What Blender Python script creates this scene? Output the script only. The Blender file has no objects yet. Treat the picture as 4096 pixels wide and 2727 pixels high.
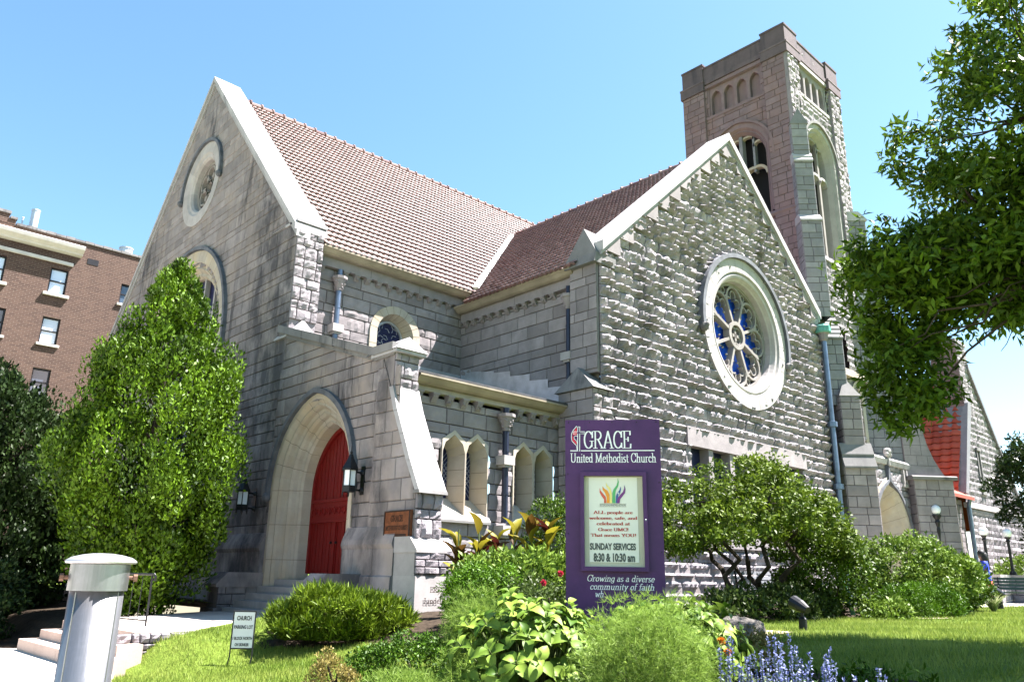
import bpy, math, random
import numpy as np
from mathutils import Vector, Matrix

# ------------------------------------------------------------------ camera, sky, sun, exposure
sc = bpy.context.scene
COL = sc.collection
R = math.radians
PI = math.pi
# world axes: X runs along the nave and the transept front, Y along the door gable, Z up; eye level is z = 0
cam_d = bpy.data.cameras.new('camera')
cam = bpy.data.objects.new('camera', cam_d)
COL.objects.link(cam)
sc.camera = cam
cam_d.sensor_width = 36.0
cam_d.lens = 27.62
cam_d.clip_start = 0.05
cam_d.clip_end = 2000.0
YAW, PITCH, ROLL = R(46.783), R(16.675), R(0.931)
fw = Vector((math.cos(YAW) * math.cos(PITCH), math.sin(YAW) * math.cos(PITCH), math.sin(PITCH)))
rt = Vector((math.sin(YAW), -math.cos(YAW), 0))
up = rt.cross(fw)
rt2 = rt * math.cos(ROLL) + up * math.sin(ROLL)
up2 = up * math.cos(ROLL) - rt * math.sin(ROLL)
m3 = Matrix((rt2, up2, -fw)).transposed()
cam.matrix_world = m3.to_4x4()

SUN = Vector((0.47, -0.31, 1.0)).normalized()
wd = bpy.data.worlds.new('World')
sc.world = wd
wd.use_nodes = True
nt = wd.node_tree
bg = nt.nodes['Background']
sky = nt.nodes.new('ShaderNodeTexSky')
sky.sky_type = 'NISHITA'
sky.sun_disc = False
sky.sun_elevation = math.asin(SUN.z)
sky.sun_rotation = math.atan2(SUN.x, SUN.y)
sky.altitude = 100
sky.air_density = 1.0
sky.dust_density = 0.5
sky.ozone_density = 0.6
hs = nt.nodes.new('ShaderNodeHueSaturation')
hs.inputs['Saturation'].default_value = 1.12
hs.inputs['Hue'].default_value = .487
nt.links.new(sky.outputs['Color'], hs.inputs['Color'])
nt.links.new(hs.outputs['Color'], bg.inputs['Color'])
bg.inputs['Strength'].default_value = 0.052
sun_d = bpy.data.lights.new('sun', 'SUN')
sun_d.energy = 5.0
sun_d.angle = R(0.5)
sun_d.color = (1.0, 0.94, 0.92)
sun = bpy.data.objects.new('sun', sun_d)
COL.objects.link(sun)
sun.rotation_euler = SUN.to_track_quat('Z', 'Y').to_euler()
sun.location = SUN * 60
sc.view_settings.view_transform = 'Standard'
sc.view_settings.look = 'None'
sc.view_settings.exposure = 2.62
sc.view_settings.gamma = 1.0
sc.cycles.max_bounces = 4
sc.cycles.diffuse_bounces = 1
sc.cycles.transparent_max_bounces = 8

rnd = random.Random(7)
nrg = np.random.default_rng(11)


# ------------------------------------------------------------------ objects and tags
def tag(o, label, cat, group=None, kind=None):
    if label:
        o['label'] = label
    if cat:
        o['category'] = cat
    if group:
        o['group'] = group
    if kind:
        o['kind'] = kind
    return o


def thing(name, label, cat, loc=(0, 0, 0), group=None):
    o = bpy.data.objects.new(name, None)
    o.empty_display_size = 0.2
    o.location = loc
    COL.objects.link(o)
    return tag(o, label, cat, group)


def link(name, me, parent=None):
    o = bpy.data.objects.new(name, me)
    COL.objects.link(o)
    if parent is not None:
        o.parent = parent
        if parent.type == 'EMPTY':       # things stand at their base, parts are modelled in world space
            o.matrix_parent_inverse = Matrix.Translation(-Vector(parent.location))
    return o


def dup(o, loc=None, rotz=None, scale=None, parent=None):
    c = o.copy()
    COL.objects.link(c)
    if parent is not None:
        c.parent = parent
    if loc is not None:
        c.location = loc
    if rotz is not None:
        c.rotation_euler = (0, 0, rotz)
    if scale is not None:
        c.scale = (scale,) * 3 if isinstance(scale, (int, float)) else scale
    for ch in list(o.children):
        dup(ch, parent=c)
    return c


class MB:
    """collects faces of ONE mesh"""
    def __init__(s):
        s.v, s.f, s.t, s.m = [], [], [], []

    def pts(s, P):
        n = len(s.v)
        s.v.extend([tuple(p) for p in P])
        return list(range(n, n + len(P)))

    def face(s, P, t=0.5, m=0):
        s.f.append(s.pts(P))
        s.t.append(t)
        s.m.append(m)

    def idx(s, I, t=0.5, m=0):
        s.f.append(list(I))
        s.t.append(t)
        s.m.append(m)

    def box(s, x0, x1, y0, y1, z0, z1, t=0.5, m=0):
        I = s.pts([(x0, y0, z0), (x1, y0, z0), (x1, y1, z0), (x0, y1, z0), (x0, y0, z1), (x1, y0, z1), (x1, y1, z1), (x0, y1, z1)])
        for q in ((3, 2, 1, 0), (4, 5, 6, 7), (0, 1, 5, 4), (1, 2, 6, 5), (2, 3, 7, 6), (3, 0, 4, 7)):
            s.idx([I[k] for k in q], t, m)

    def fbox(s, F, u0, u1, z0, z1, d0, d1, t=0.5, m=0):
        P = [F(u, z, d) for d in (d0, d1) for (u, z) in ((u0, z0), (u1, z0), (u1, z1), (u0, z1))]
        I = s.pts(P)
        for q in ((3, 2, 1, 0), (4, 5, 6, 7), (0, 1, 5, 4), (1, 2, 6, 5), (2, 3, 7, 6), (3, 0, 4, 7)):
            s.idx([I[k] for k in q], t, m)

    def prism(s, F, poly, d0, d1, t=0.5, m=0):
        n = len(poly)
        A = s.pts([F(u, z, d0) for u, z in poly])
        B = s.pts([F(u, z, d1) for u, z in poly])
        s.idx(A[::-1], t, m)
        s.idx(B, t, m)
        for i in range(n):
            j = (i + 1) % n
            s.idx((A[i], A[j], B[j], B[i]), t, m)

    def loft(s, rings, closed=False, cap0=False, cap1=False, t=0.5, m=0, tf=None):
        I = [s.pts(r) for r in rings]
        n = len(I[0])
        for a, b in zip(I[:-1], I[1:]):
            for i in range(n if closed else n - 1):
                j = (i + 1) % n
                s.idx((a[i], a[j], b[j], b[i]), tf(i) if tf else t, m)
        if cap0:
            s.idx(I[0][::-1], t, m)
        if cap1:
            s.idx(I[-1], t, m)

    def tube(s, P, r, n=8, t=0.5, m=0, cap=True, rad=None, flat=None):
        P = [Vector(p) for p in P]
        rings = []
        for i, p in enumerate(P):
            a = P[max(0, i - 1)]
            b = P[min(len(P) - 1, i + 1)]
            d = (b - a).normalized()
            h = Vector((0, 0, 1)) if abs(d.z) < .9 else Vector((1, 0, 0))
            x = d.cross(h).normalized()
            y = x.cross(d)
            rr = rad[i] if rad else r
            rings.append([p + (x * math.cos(2 * PI * k / n + PI / n) + y * math.sin(2 * PI * k / n + PI / n)) * rr for k in range(n)])
        s.loft(rings, True, cap, cap, t, m)

    def lathe(s, c, prof, n=20, t=0.5, m=0, cap0=True, cap1=True):
        c = Vector(c)
        rings = [[c + Vector((r * math.cos(2 * PI * k / n), r * math.sin(2 * PI * k / n), z)) for k in range(n)] for r, z in prof]
        s.loft(rings, True, cap0, cap1, t, m)

    def ball(s, c, r, n=14, k=8, t=0.5, m=0, sz=1.0):
        s.lathe(c, [(max(1e-3, r * math.sin(PI * i / k)), -r * sz * math.cos(PI * i / k)) for i in range(k + 1)], n, t, m)

    def build(s, name, mats, parent=None, smooth=False, label=None):
        me = bpy.data.meshes.new(name)
        me.from_pydata(s.v, [], s.f)
        if not isinstance(mats, (list, tuple)):
            mats = [mats]
        for m in mats:
            me.materials.append(m)
        a = me.attributes.new('tone', 'FLOAT', 'FACE')
        a.data.foreach_set('value', np.array(s.t, dtype=np.float32))
        if len(mats) > 1:
            me.polygons.foreach_set('material_index', np.array(s.m, dtype=np.int32))
        if smooth:
            me.polygons.foreach_set('use_smooth', np.ones(len(s.f), dtype=bool))
        me.update()
        o = link(name, me, parent)
        if label:
            o['label'] = label
        return o


def fast_mesh(name, V, Q, T, mat, parent=None, smooth=False, nv=4):
    """numpy arrays to mesh: V (n,3), Q (k,nv) faces, T (k,) tone"""
    me = bpy.data.meshes.new(name)
    k = len(Q)
    me.vertices.add(len(V))
    me.vertices.foreach_set('co', np.ascontiguousarray(V, dtype=np.float32).ravel())
    me.loops.add(k * nv)
    me.loops.foreach_set('vertex_index', np.ascontiguousarray(Q, dtype=np.int32).ravel())
    me.polygons.add(k)
    me.polygons.foreach_set('loop_start', np.arange(0, k * nv, nv, dtype=np.int32))
    me.polygons.foreach_set('loop_total', np.full(k, nv, dtype=np.int32))
    if smooth:
        me.polygons.foreach_set('use_smooth', np.ones(k, dtype=bool))
    me.materials.append(mat)
    a = me.attributes.new('tone', 'FLOAT', 'FACE')
    a.data.foreach_set('value', np.ascontiguousarray(T, dtype=np.float32))
    me.update(calc_edges=True)
    me.validate()
    return link(name, me, parent)


# ------------------------------------------------------------------ materials
class NT:
    def __init__(s, name):
        s.mat = bpy.data.materials.new(name)
        s.mat.use_nodes = True
        s.t = s.mat.node_tree
        s.b = s.t.nodes['Principled BSDF']

    def n(s, kind, **k):
        o = s.t.nodes.new('ShaderNode' + kind)
        for a, v in k.items():
            setattr(o, a, v)
        return o

    def l(s, a, b):
        s.t.links.new(a, b)

    def val(s, sock, v):
        if hasattr(v, 'links') or hasattr(v, 'is_linked'):
            s.l(v, sock)
        else:
            sock.default_value = v

    def noise(s, scale, detail=4, rough=.6, vec=None, out='Fac'):
        o = s.n('TexNoise')
        o.inputs['Scale'].default_value = scale
        o.inputs['Detail'].default_value = detail
        o.inputs['Roughness'].default_value = rough
        if vec is not None:
            s.l(vec, o.inputs['Vector'])
        return o.outputs[out]

    def pos(s, sx=1, sy=1, sz=1):
        g = s.n('NewGeometry')
        m = s.n('VectorMath', operation='MULTIPLY')
        s.l(g.outputs['Position'], m.inputs[0])
        m.inputs[1].default_value = (sx, sy, sz)
        return m.outputs[0]

    def obj(s, sx=1, sy=1, sz=1):
        g = s.n('TexCoord')
        m = s.n('VectorMath', operation='MULTIPLY')
        s.l(g.outputs['Object'], m.inputs[0])
        m.inputs[1].default_value = (sx, sy, sz)
        return m.outputs[0]

    def ramp(s, fac, stops, interp='LINEAR'):
        r = s.n('ValToRGB')
        r.color_ramp.interpolation = interp
        e = r.color_ramp.elements
        while len(e) < len(stops):
            e.new(0.5)
        for i, (p, c) in enumerate(stops):
            e[i].position = p
            e[i].color = (c, c, c, 1) if isinstance(c, (int, float)) else (*c, 1)
        s.l(fac, r.inputs['Fac'])
        return r.outputs['Color']

    def mix(s, fac, a, b, mode='MIX'):
        o = s.n('Mix', data_type='RGBA', blend_type=mode)
        s.val(o.inputs[0], fac)
        for sock, v in ((o.inputs[6], a), (o.inputs[7], b)):
            if isinstance(v, tuple):
                sock.default_value = (*v, 1)
            else:
                s.l(v, sock)
        return o.outputs[2]

    def math(s, op, a, b=0.0):
        o = s.n('Math', operation=op)
        s.val(o.inputs[0], a)
        s.val(o.inputs[1], b)
        return o.outputs[0]

    def tone(s):
        a = s.n('Attribute')
        a.attribute_name = 'tone'
        return a.outputs['Fac']

    def bump(s, h, strength=.3, dist=.02):
        b = s.n('Bump')
        b.inputs['Strength'].default_value = strength
        b.inputs['Distance'].default_value = dist
        s.l(h, b.inputs['Height'])
        s.l(b.outputs['Normal'], s.b.inputs['Normal'])

    def fin(s, col, rough=.8, metal=0.0, spec=.3):
        if isinstance(col, tuple):
            s.b.inputs['Base Color'].default_value = (*col, 1)
        else:
            s.l(col, s.b.inputs['Base Color'])
        s.val(s.b.inputs['Roughness'], rough)
        s.b.inputs['Metallic'].default_value = metal
        s.b.inputs['Specular IOR Level'].default_value = spec
        return s.mat


def stone(name, lo, hi, joint, soot=.5, sootcol=(.026, .027, .034), bump=.5, bdist=.015, seed=0.0, warm=None, fine=26.0, bands=None):
    """weathered limestone: each block its own shade (attribute tone; tone 0 = mortar), soot streaks running down"""
    s = NT(name)
    tn = s.tone()
    base = s.mix(tn, lo, hi)
    p = s.pos()
    mott = s.noise(2.3, 5, .65, p)
    base = s.mix(s.ramp(mott, [(.3, 0.0), (.75, .55)]), base, tuple(c * .62 for c in lo))
    if warm:
        base = s.mix(s.ramp(s.noise(.9, 3, .5, s.pos(1.3, 1.3, 1.0)), [(.45, 0.0), (.7, .75)]), base, warm)
    st = s.n('VectorMath', operation='ADD')
    s.l(s.pos(1.0, 1.0, .22), st.inputs[0])
    st.inputs[1].default_value = (seed, seed * .7, seed * 1.3)
    streak = s.noise(1.25, 6, .68, st.outputs[0])
    blot = s.noise(.28, 2, .5, s.pos(1, 1, .8))
    sf = s.math('MULTIPLY', s.ramp(streak, [(.49, 0.0), (.63, 1.0)]), s.ramp(blot, [(.36, .15), (.58, 1.0)]))
    if bands:          # old run-off stains along the wall, with tree shade painted in beside the door
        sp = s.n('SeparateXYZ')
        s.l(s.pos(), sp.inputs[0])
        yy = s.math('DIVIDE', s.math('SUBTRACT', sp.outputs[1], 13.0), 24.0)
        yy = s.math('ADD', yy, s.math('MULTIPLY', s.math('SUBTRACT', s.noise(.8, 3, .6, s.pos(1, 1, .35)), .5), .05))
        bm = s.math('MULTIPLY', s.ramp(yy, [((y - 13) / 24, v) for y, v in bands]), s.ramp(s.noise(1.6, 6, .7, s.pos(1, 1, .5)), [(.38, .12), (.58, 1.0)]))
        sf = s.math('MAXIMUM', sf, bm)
    sf = s.math('MULTIPLY', sf, soot)
    col = s.mix(sf, base, sootcol)
    jm = s.ramp(tn, [(.0, 1.0), (.04, 0.0)])
    col = s.mix(jm, col, joint)
    s.bump(s.noise(fine, 6, .7, p), bump, bdist)
    return s.fin(col, .88, 0, .2)


def flat(name, col, rough=.6, metal=0.0, var=.18, scale=6.0, bump=0.0, spec=.4, detail=4):
    s = NT(name)
    n = s.noise(scale, detail, .6, s.pos())
    c = s.mix(s.ramp(n, [(.3, 0.0), (.7, 1.0)]), tuple(x * (1 - var) for x in col), tuple(min(1, x * (1 + var)) for x in col))
    if bump:
        s.bump(s.noise(scale * 6, 4, .6, s.pos()), bump, .01)
    return s.fin(c, rough, metal, spec)


def leafmat(name, a, b, trans=.35, rough=.45, spec=.35, tcol=None):
    s = NT(name)
    a, b = tuple(k * .85 for k in a), tuple(k * .85 for k in b)
    rough, spec = max(rough, .5), .16
    col = s.mix(s.tone(), a, b)
    s.fin(col, rough, 0, spec)
    tr = s.n('BsdfTranslucent')
    if tcol:
        s.l(s.mix(.5, col, tcol), tr.inputs['Color'])
    else:
        s.l(col, tr.inputs['Color'])
    mx = s.n('MixShader')
    mx.inputs[0].default_value = trans
    s.l(s.b.outputs[0], mx.inputs[1])
    s.l(tr.outputs[0], mx.inputs[2])
    s.l(mx.outputs[0], s.t.nodes['Material Output'].inputs['Surface'])
    return s.mat


M = {}
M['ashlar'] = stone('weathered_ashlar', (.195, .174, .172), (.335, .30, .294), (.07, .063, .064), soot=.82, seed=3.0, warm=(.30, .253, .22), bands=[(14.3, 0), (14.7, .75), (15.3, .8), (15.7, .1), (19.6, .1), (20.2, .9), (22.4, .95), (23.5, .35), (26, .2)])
M['ashlar_clean'] = stone('clean_ashlar', (.20, .179, .182), (.33, .296, .300), (.085, .078, .08), soot=.12, seed=9.0, bump=.45)
M['rock'] = stone('rock_faced_stone', (.215, .194, .205), (.365, .333, .350), (.075, .069, .075), soot=.55, seed=5.0, bump=.9, bdist=.03, fine=14.0)
M['pink'] = stone('pink_stone', (.175, .125, .132), (.25, .185, .193), (.085, .062, .072), soot=.30, seed=1.0, sootcol=(.09, .06, .085), warm=(.215, .142, .135))
M['cool'] = stone('blue_grey_stone', (.165, .165, .18), (.27, .268, .282), (.09, .088, .10), soot=.35, seed=2.0, sootcol=(.10, .11, .14))
M['trim'] = stone('dressed_stone', (.31, .292, .285), (.41, .385, .375), (.12, .112, .112), soot=.18, seed=7.0, bump=.15)
M['trim_dark'] = stone('sooty_dressed_stone', (.17, .165, .16), (.25, .24, .235), (.08, .08, .08), soot=.6, seed=4.0, bump=.3)
M['portal'] = stone('portal_stone', (.36, .32, .265), (.45, .41, .345), (.15, .13, .10), soot=.08, seed=8.0, bump=.12, warm=(.42, .335, .22))
M['coping'] = stone('coping_stone', (.33, .32, .325), (.45, .435, .435), (.17, .165, .17), soot=.4, seed=6.0, bump=.3)
M['hood'] = flat('hood_mould_stone', (.10, .105, .12), .8, var=.35, scale=3)
M['gutter'] = flat('gutter_metal', (.27, .23, .17), .5, .0, var=.25, scale=1.5)
M['lead'] = flat('lead_flashing', (.46, .48, .52), .38, .55, var=.2, scale=2.5, bump=.1)
M['dark_lead'] = flat('dark_roofing', (.05, .05, .055), .7, var=.4, scale=3)
M['black_iron'] = flat('black_iron', (.012, .012, .014), .45, .3, var=.3)
M['pipe'] = flat('blue_grey_downspout', (.13, .17, .24), .35, .5, var=.2, scale=3)
M['pipe_dark'] = flat('dark_blue_downspout', (.018, .022, .045), .35, .2, var=.3, scale=3)
M['tracery'] = stone('tracery_stone', (.22, .20, .185), (.29, .268, .248), (.1, .1, .1), soot=.15, seed=7.5, bump=.15)
M['parapet'] = stone('sooty_parapet_stone', (.105, .082, .09), (.175, .135, .145), (.06, .05, .055), soot=.6, seed=2.5, sootcol=(.03, .03, .04), bump=.6)
M['copper'] = flat('green_copper', (.10, .30, .25), .6, .2, var=.3)
M['black'] = flat('dark_interior', (.004, .004, .005), .9)
M['red_door'] = None
M['white'] = flat('white_paint', (.80, .80, .80), .5, var=.04)
M['purple'] = None


def tile_mat():
    s = NT('clay_roof_tile')
    tn = s.tone()
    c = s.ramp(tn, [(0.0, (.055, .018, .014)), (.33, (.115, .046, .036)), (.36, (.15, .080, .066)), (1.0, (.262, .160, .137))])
    c = s.mix(s.ramp(s.noise(.8, 5, .6, s.pos()), [(.4, 0.0), (.75, .5)]), c, (.16, .105, .09))
    s.bump(s.noise(30, 3, .6, s.pos()), .2, .01)
    return s.fin(c, .42, 0, .55)


M['tile'] = tile_mat()


def red_tile():
    s = NT('red_roof_tile')
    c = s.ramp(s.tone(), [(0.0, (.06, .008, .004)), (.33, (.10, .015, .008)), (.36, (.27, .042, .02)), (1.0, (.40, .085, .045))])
    return s.fin(c, .5, 0, .4)


M['red_tile'] = red_tile()


def door_mat():
    s = NT('red_door_paint')
    n = s.noise(5, 5, .6, s.pos(6, 6, .6))
    c = s.mix(s.ramp(n, [(.3, 0.0), (.7, 1.0)]), (.13, .006, .005), (.20, .011, .009))
    s.bump(n, .15, .01)
    return s.fin(c, .5, 0, .35)


M['red_door'] = door_mat()


def glass_mat(name, a, b, rough=.12, spec=.6, scale=9):
    s = NT(name)
    v = s.n('TexVoronoi')
    v.inputs['Scale'].default_value = scale
    s.l(s.pos(), v.inputs['Vector'])
    c = s.mix(s.math('MULTIPLY', v.outputs['Distance'], 1.1), a, b)
    c2 = s.mix(.5, c, s.mix(v.outputs['Color'], a, b))
    s.bump(s.noise(6, 3, .5, s.pos()), .25, .01)
    return s.fin(c2, rough, 0, spec)


M['blue_glass'] = glass_mat('sky_blue_glass', (.008, .03, .34), (.02, .12, .80), .45, .2)  # blue of the reflected sky put into the rose glass colour
M['dark_glass'] = glass_mat('dark_leaded_glass', (.006, .008, .03), (.02, .025, .09), .3, .3, 14)
M['pane'] = NT('window_pane').fin((.05, .07, .10), .02, 0, 1.0)
M['pane_bright'] = NT('curtained_window_pane').fin((.55, .66, .78), .08, 0, .8)
M['frosted'] = NT('frosted_lamp_glass').fin((.75, .78, .82), .3, 0, .5)


# ------------------------------------------------------------------ masonry helpers
def clip_poly(P, clips):
    for a, b, c in clips:
        out = []
        n = len(P)
        for i in range(n):
            p, q = P[i], P[(i + 1) % n]
            dp, dq = a * p[0] + b * p[1] - c, a * q[0] + b * q[1] - c
            if dp <= 0:
                out.append(p)
            if (dp < 0 < dq) or (dq < 0 < dp):
                t = dp / (dp - dq)
                out.append(tuple(p[k] + (q[k] - p[k]) * t for k in range(3)))
        P = out
        if len(P) < 3:
            return None
    return P


def ashlar(mb, F, u0, u1, z0, z1, hs, wr, rough, cell, hole=None, clips=(), j=.008, seed=1, tone=(.1, 1.0), pillow=.012):
    """courses of stone blocks, each block a small displaced grid with recessed joints"""
    r = random.Random(seed)
    z = z0
    ci = 0
    while z < z1 - .02:
        h = hs[ci % len(hs)] if r.random() < .75 else r.choice(hs)
        ci += 1
        if z + h > z1 - .1:
            h = z1 - z
        u = u0
        first = True
        while u < u1 - .02:
            w = r.uniform(*wr) * (h / .4 if h < .35 else 1.0) ** .3
            if first:
                w *= r.uniform(.5, 1.0)
                first = False
            if u + w > u1 - wr[0] * .4:
                w = u1 - u
            nu, nv = max(1, round(w / cell)), max(1, round(h / cell))
            us = [0, j, min(j * 2.6, w * .3)] + [w * k / nu for k in range(1, nu)] + [max(w - j * 2.6, w * .7), w - j, w]
            zs = [0, j, min(j * 2.6, h * .3)] + [h * k / nv for k in range(1, nv)] + [max(h - j * 2.6, h * .7), h - j, h]
            us.sort()
            zs.sort()
            nu, nv = len(us), len(zs)
            bt = r.uniform(*tone)
            tu, tv, base = r.uniform(-.5, .5), r.uniform(-.5, .3), r.uniform(.25, .85)
            D = []
            for b in range(nv):
                row = []
                for a in range(nu):
                    if a in (0, nu - 1) or b in (0, nv - 1):
                        d = -.016
                    elif a in (1, nu - 2) or b in (1, nv - 2):
                        d = 0.0
                    else:
                        fu, fz = us[a] / w - .5, zs[b] / h - .5
                        edge = min(1.0, 4 * min(us[a] / w, 1 - us[a] / w) + .35) * min(1.0, 3 * min(zs[b] / h, 1 - zs[b] / h) + .35)
                        if rough > .1:           # rock face: bulges high on the block, falls back towards its lower edge
                            pv = float(np.interp(zs[b] / h, (0, .25, .66, .86, 1), (.0, .18, 1.0, .72, .30)))
                            d = .006 + rough * (.35 + .65 * base) * (.35 + .65 * min(1, 5 * min(us[a] / w, 1 - us[a] / w))) * max(.03, pv + r.uniform(-.28, .28) + tu * fu)
                            row.append(d)
                            continue
                        d = pillow + rough * edge * max(.06, base + tu * fu + (tv + rough * 3) * fz + r.uniform(-.33, .33))
                    row.append(d)
                D.append(row)
            V = {}
            for b in range(nv - 1):
                for a in range(nu - 1):
                    cu, cz = u + (us[a] + us[a + 1]) / 2, z + (zs[b] + zs[b + 1]) / 2
                    if hole and hole(cu, cz):
                        continue
                    jt = a == 0 or b == 0 or a == nu - 2 or b == nv - 2
                    t = 0.0 if jt else min(1, max(.06, bt))
                    K = ((a, b), (a + 1, b), (a + 1, b + 1), (a, b + 1))
                    if clips:
                        P = [(u + us[x], z + zs[y], D[y][x]) for x, y in K]
                        if any(A * p[0] + B * p[1] > C for p in P for A, B, C in clips):
                            P = clip_poly(P, clips)
                            if P:
                                mb.face([F(*p) for p in P], t)
                            continue
                    for k in K:
                        if k not in V:
                            V[k] = len(mb.v)
                            mb.v.append(F(u + us[k[0]], z + zs[k[1]], D[k[1]][k[0]]))
                    mb.idx([V[k] for k in K], t)
            u += w
        z += h


def arch(uc, hw, z0, zs, rise, n=12):
    """outline of an opening: left jamb, arc, right jamb"""
    a = (rise * rise - hw * hw) / (2 * hw)
    rad = hw + a
    P = [(uc - hw, z0), (uc - hw, zs)]
    th = math.atan2(rise, a) if a > -1e-9 else PI - math.atan2(rise, -a)
    L = [(uc - (rad * math.cos(th * k / n) - a), zs + rad * math.sin(th * k / n)) for k in range(1, n + 1)]
    P += L
    P += [(2 * uc - u, z) for u, z in L[-2::-1]]
    P += [(uc + hw, zs), (uc + hw, z0)]
    return P


def in_arch(uc, hw, z0, zs, rise):
    a = (rise * rise - hw * hw) / (2 * hw)
    rad = hw + a

    def f(u, z):
        x = abs(u - uc)
        if x > hw or z < z0:
            return False
        return z <= zs or (x + a) ** 2 + (z - zs) ** 2 < rad * rad
    return f


def circ(uc, zc, r, n=48, a0=0, a1=2 * PI):
    full = abs(a1 - a0 - 2 * PI) < 1e-6
    return [(uc + r * math.cos(a0 + (a1 - a0) * k / (n if full else n - 1)), zc + r * math.sin(a0 + (a1 - a0) * k / (n if full else n - 1))) for k in range(n)]


def frame_loft(mb, F, steps, closed=False, stones=0, tone=(.3, 1.0), seed=0, m=0):
    """steps: list of (outline, depth); faces grouped into voussoirs of different tone"""
    r = random.Random(seed)
    n = len(steps[0][0])
    tt = [r.uniform(*tone) for _ in range(n)]
    mb.loft([[F(u, z, d) for u, z in o] for o, d in steps], closed, tf=lambda i: tt[i // 2], m=m)


def joints(mb, F, A, B, dA, dB, every=2, w=.007, t=0.0, skip0=0, proud=.004):
    """thin mortar lines across a lofted band between two outlines"""
    n = len(A)
    for i in range(skip0, n - skip0, every):
        a, b = Vector((*A[i], dA + proud)), Vector((*B[i], dB + proud))
        j = min(n - 1, i + 1)
        k = max(0, i - 1)
        tg = Vector((A[j][0] - A[k][0], A[j][1] - A[k][1], 0))
        if tg.length < 1e-6:
            continue
        tg = tg.normalized() * w
        mb.face([F(*(a - tg)), F(*(a + tg)), F(*(b + tg)), F(*(b - tg))], t)


def jamb_fill(O, step=.42):
    """subdivide the straight jambs of an outline so that voussoir joints run down them"""
    out = []
    for i, p in enumerate(O):
        if i in (1, len(O) - 1):
            q = O[i - 1]
            n = max(1, round(abs(p[1] - q[1]) / step))
            out += [(q[0] + (p[0] - q[0]) * k / n, q[1] + (p[1] - q[1]) * k / n) for k in range(1, n)]
        out.append(p)
    return out


def sweep_rect(mb, F, line, w, d0, d1, closed=False, t=.5, m=0):
    """flat bar of width w following a 2D line in a wall's frame, from depth d0 to d1"""
    n = len(line)
    Lo, Ro = [], []
    for i in range(n):
        if closed:
            p, q = line[i - 1], line[(i + 1) % n]
        else:
            p, q = line[max(0, i - 1)], line[min(n - 1, i + 1)]
        tx, tz = q[0] - p[0], q[1] - p[1]
        L = math.hypot(tx, tz) or 1
        nx, nz = -tz / L * w / 2, tx / L * w / 2
        Lo.append((line[i][0] + nx, line[i][1] + nz))
        Ro.append((line[i][0] - nx, line[i][1] - nz))
    rings = [[F(*Lo[i], d0), F(*Ro[i], d0), F(*Ro[i], d1), F(*Lo[i], d1)] for i in range(n)]
    if closed:
        rings.append(rings[0])
    mb.loft(rings, True, not closed, not closed, t, m)


def FX(x):            # wall facing -X
    return lambda u, z, d: (x - d, u, z)


def FY(y):            # wall facing -Y
    return lambda u, z, d: (u, y - d, z)


# ------------------------------------------------------------------ the church
church = thing('church', 'pale limestone church with red tile roofs, rose window and square tower', 'church', (14, 20, -0.9))
FA = FX(10.0)
ADJ = (28.3, 18.95, 1.10)      # apex u, z, slope of the door gable


def gab(c):
    uc, zc, s = c
    return [(s, 1.0, zc + s * uc), (-s, 1.0, zc - s * uc)]


# door gable (faces -X)
bigw = in_arch(28.3, 3.3, 3.0, 7.55, 3.3)


def hA(u, z):
    return bigw(u, z) or (u - 28.3) ** 2 + (z - 14.35) ** 2 < 1.35 ** 2


w = MB()
ashlar(w, FA, 20.0, 36.6, 4.9, 19.0, [.30, .47, .30, .47, .22], (.55, 1.15), .022, .2, hA, gab(ADJ), seed=21)
ashlar(w, FA, 20.15, 36.6, -1.0, 4.9, [.30, .47, .30, .47, .22], (.55, 1.15), .022, .25, hA, (), seed=22)
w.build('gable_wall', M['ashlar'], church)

# porch wall with the pointed doorway
DC, DHW = 17.95, 1.9
door_hole = in_arch(DC, DHW + .12, -1.2, 2.1, 2.22)
w = MB()
ashlar(w, FA, 14.3, 20.15, -1.0, 6.5, [.47, .30, .47, .30, .24], (.5, 1.1), .026, .16, door_hole, [(-.33, 1.0, 6.5 - .33 * 20.2)], seed=5)
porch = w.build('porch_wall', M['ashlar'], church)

# doorway: stepped orders, hood mould, door
w = MB()
O = lambda i: jamb_fill(arch(DC, DHW - i, -1.0, 2.1, 2.25 - i * .93, 9))
prof = [(-.12, .0), (-.12, .035), (.0, .035), (.05, .0), (.12, -.06), (.17, -.05), (.22, -.12), (.25, -.22), (.33, -.26), (.38, -.25), (.44, -.32), (.47, -.42), (.55, -.46), (.59, -.45), (.64, -.52), (.66, -.86)]
frame_loft(w, FA, [(O(i), d) for i, d in prof], seed=3, tone=(.35, 1.0))
for (i0, d0), (i1, d1) in zip(prof[2:-1], prof[3:]):
    joints(w, FA, O(i0), O(i1), d0, d1, 2 if (i0 > .3) else 2, .006, 0.0, 1)
ds = w.build('door_surround', M['portal'], church)
w = MB()
hl = arch(DC, DHW + .19, 2.0, 2.1, 2.44, 14)
sweep_rect(w, FA, hl, .13, -.01, .14)
for u in (DC - DHW - .19, DC + DHW + .19):
    w.ball(FA(u, 1.93, .1), .13, 8, 6)
w.build('hood_mould', M['hood'], ds)

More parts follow.
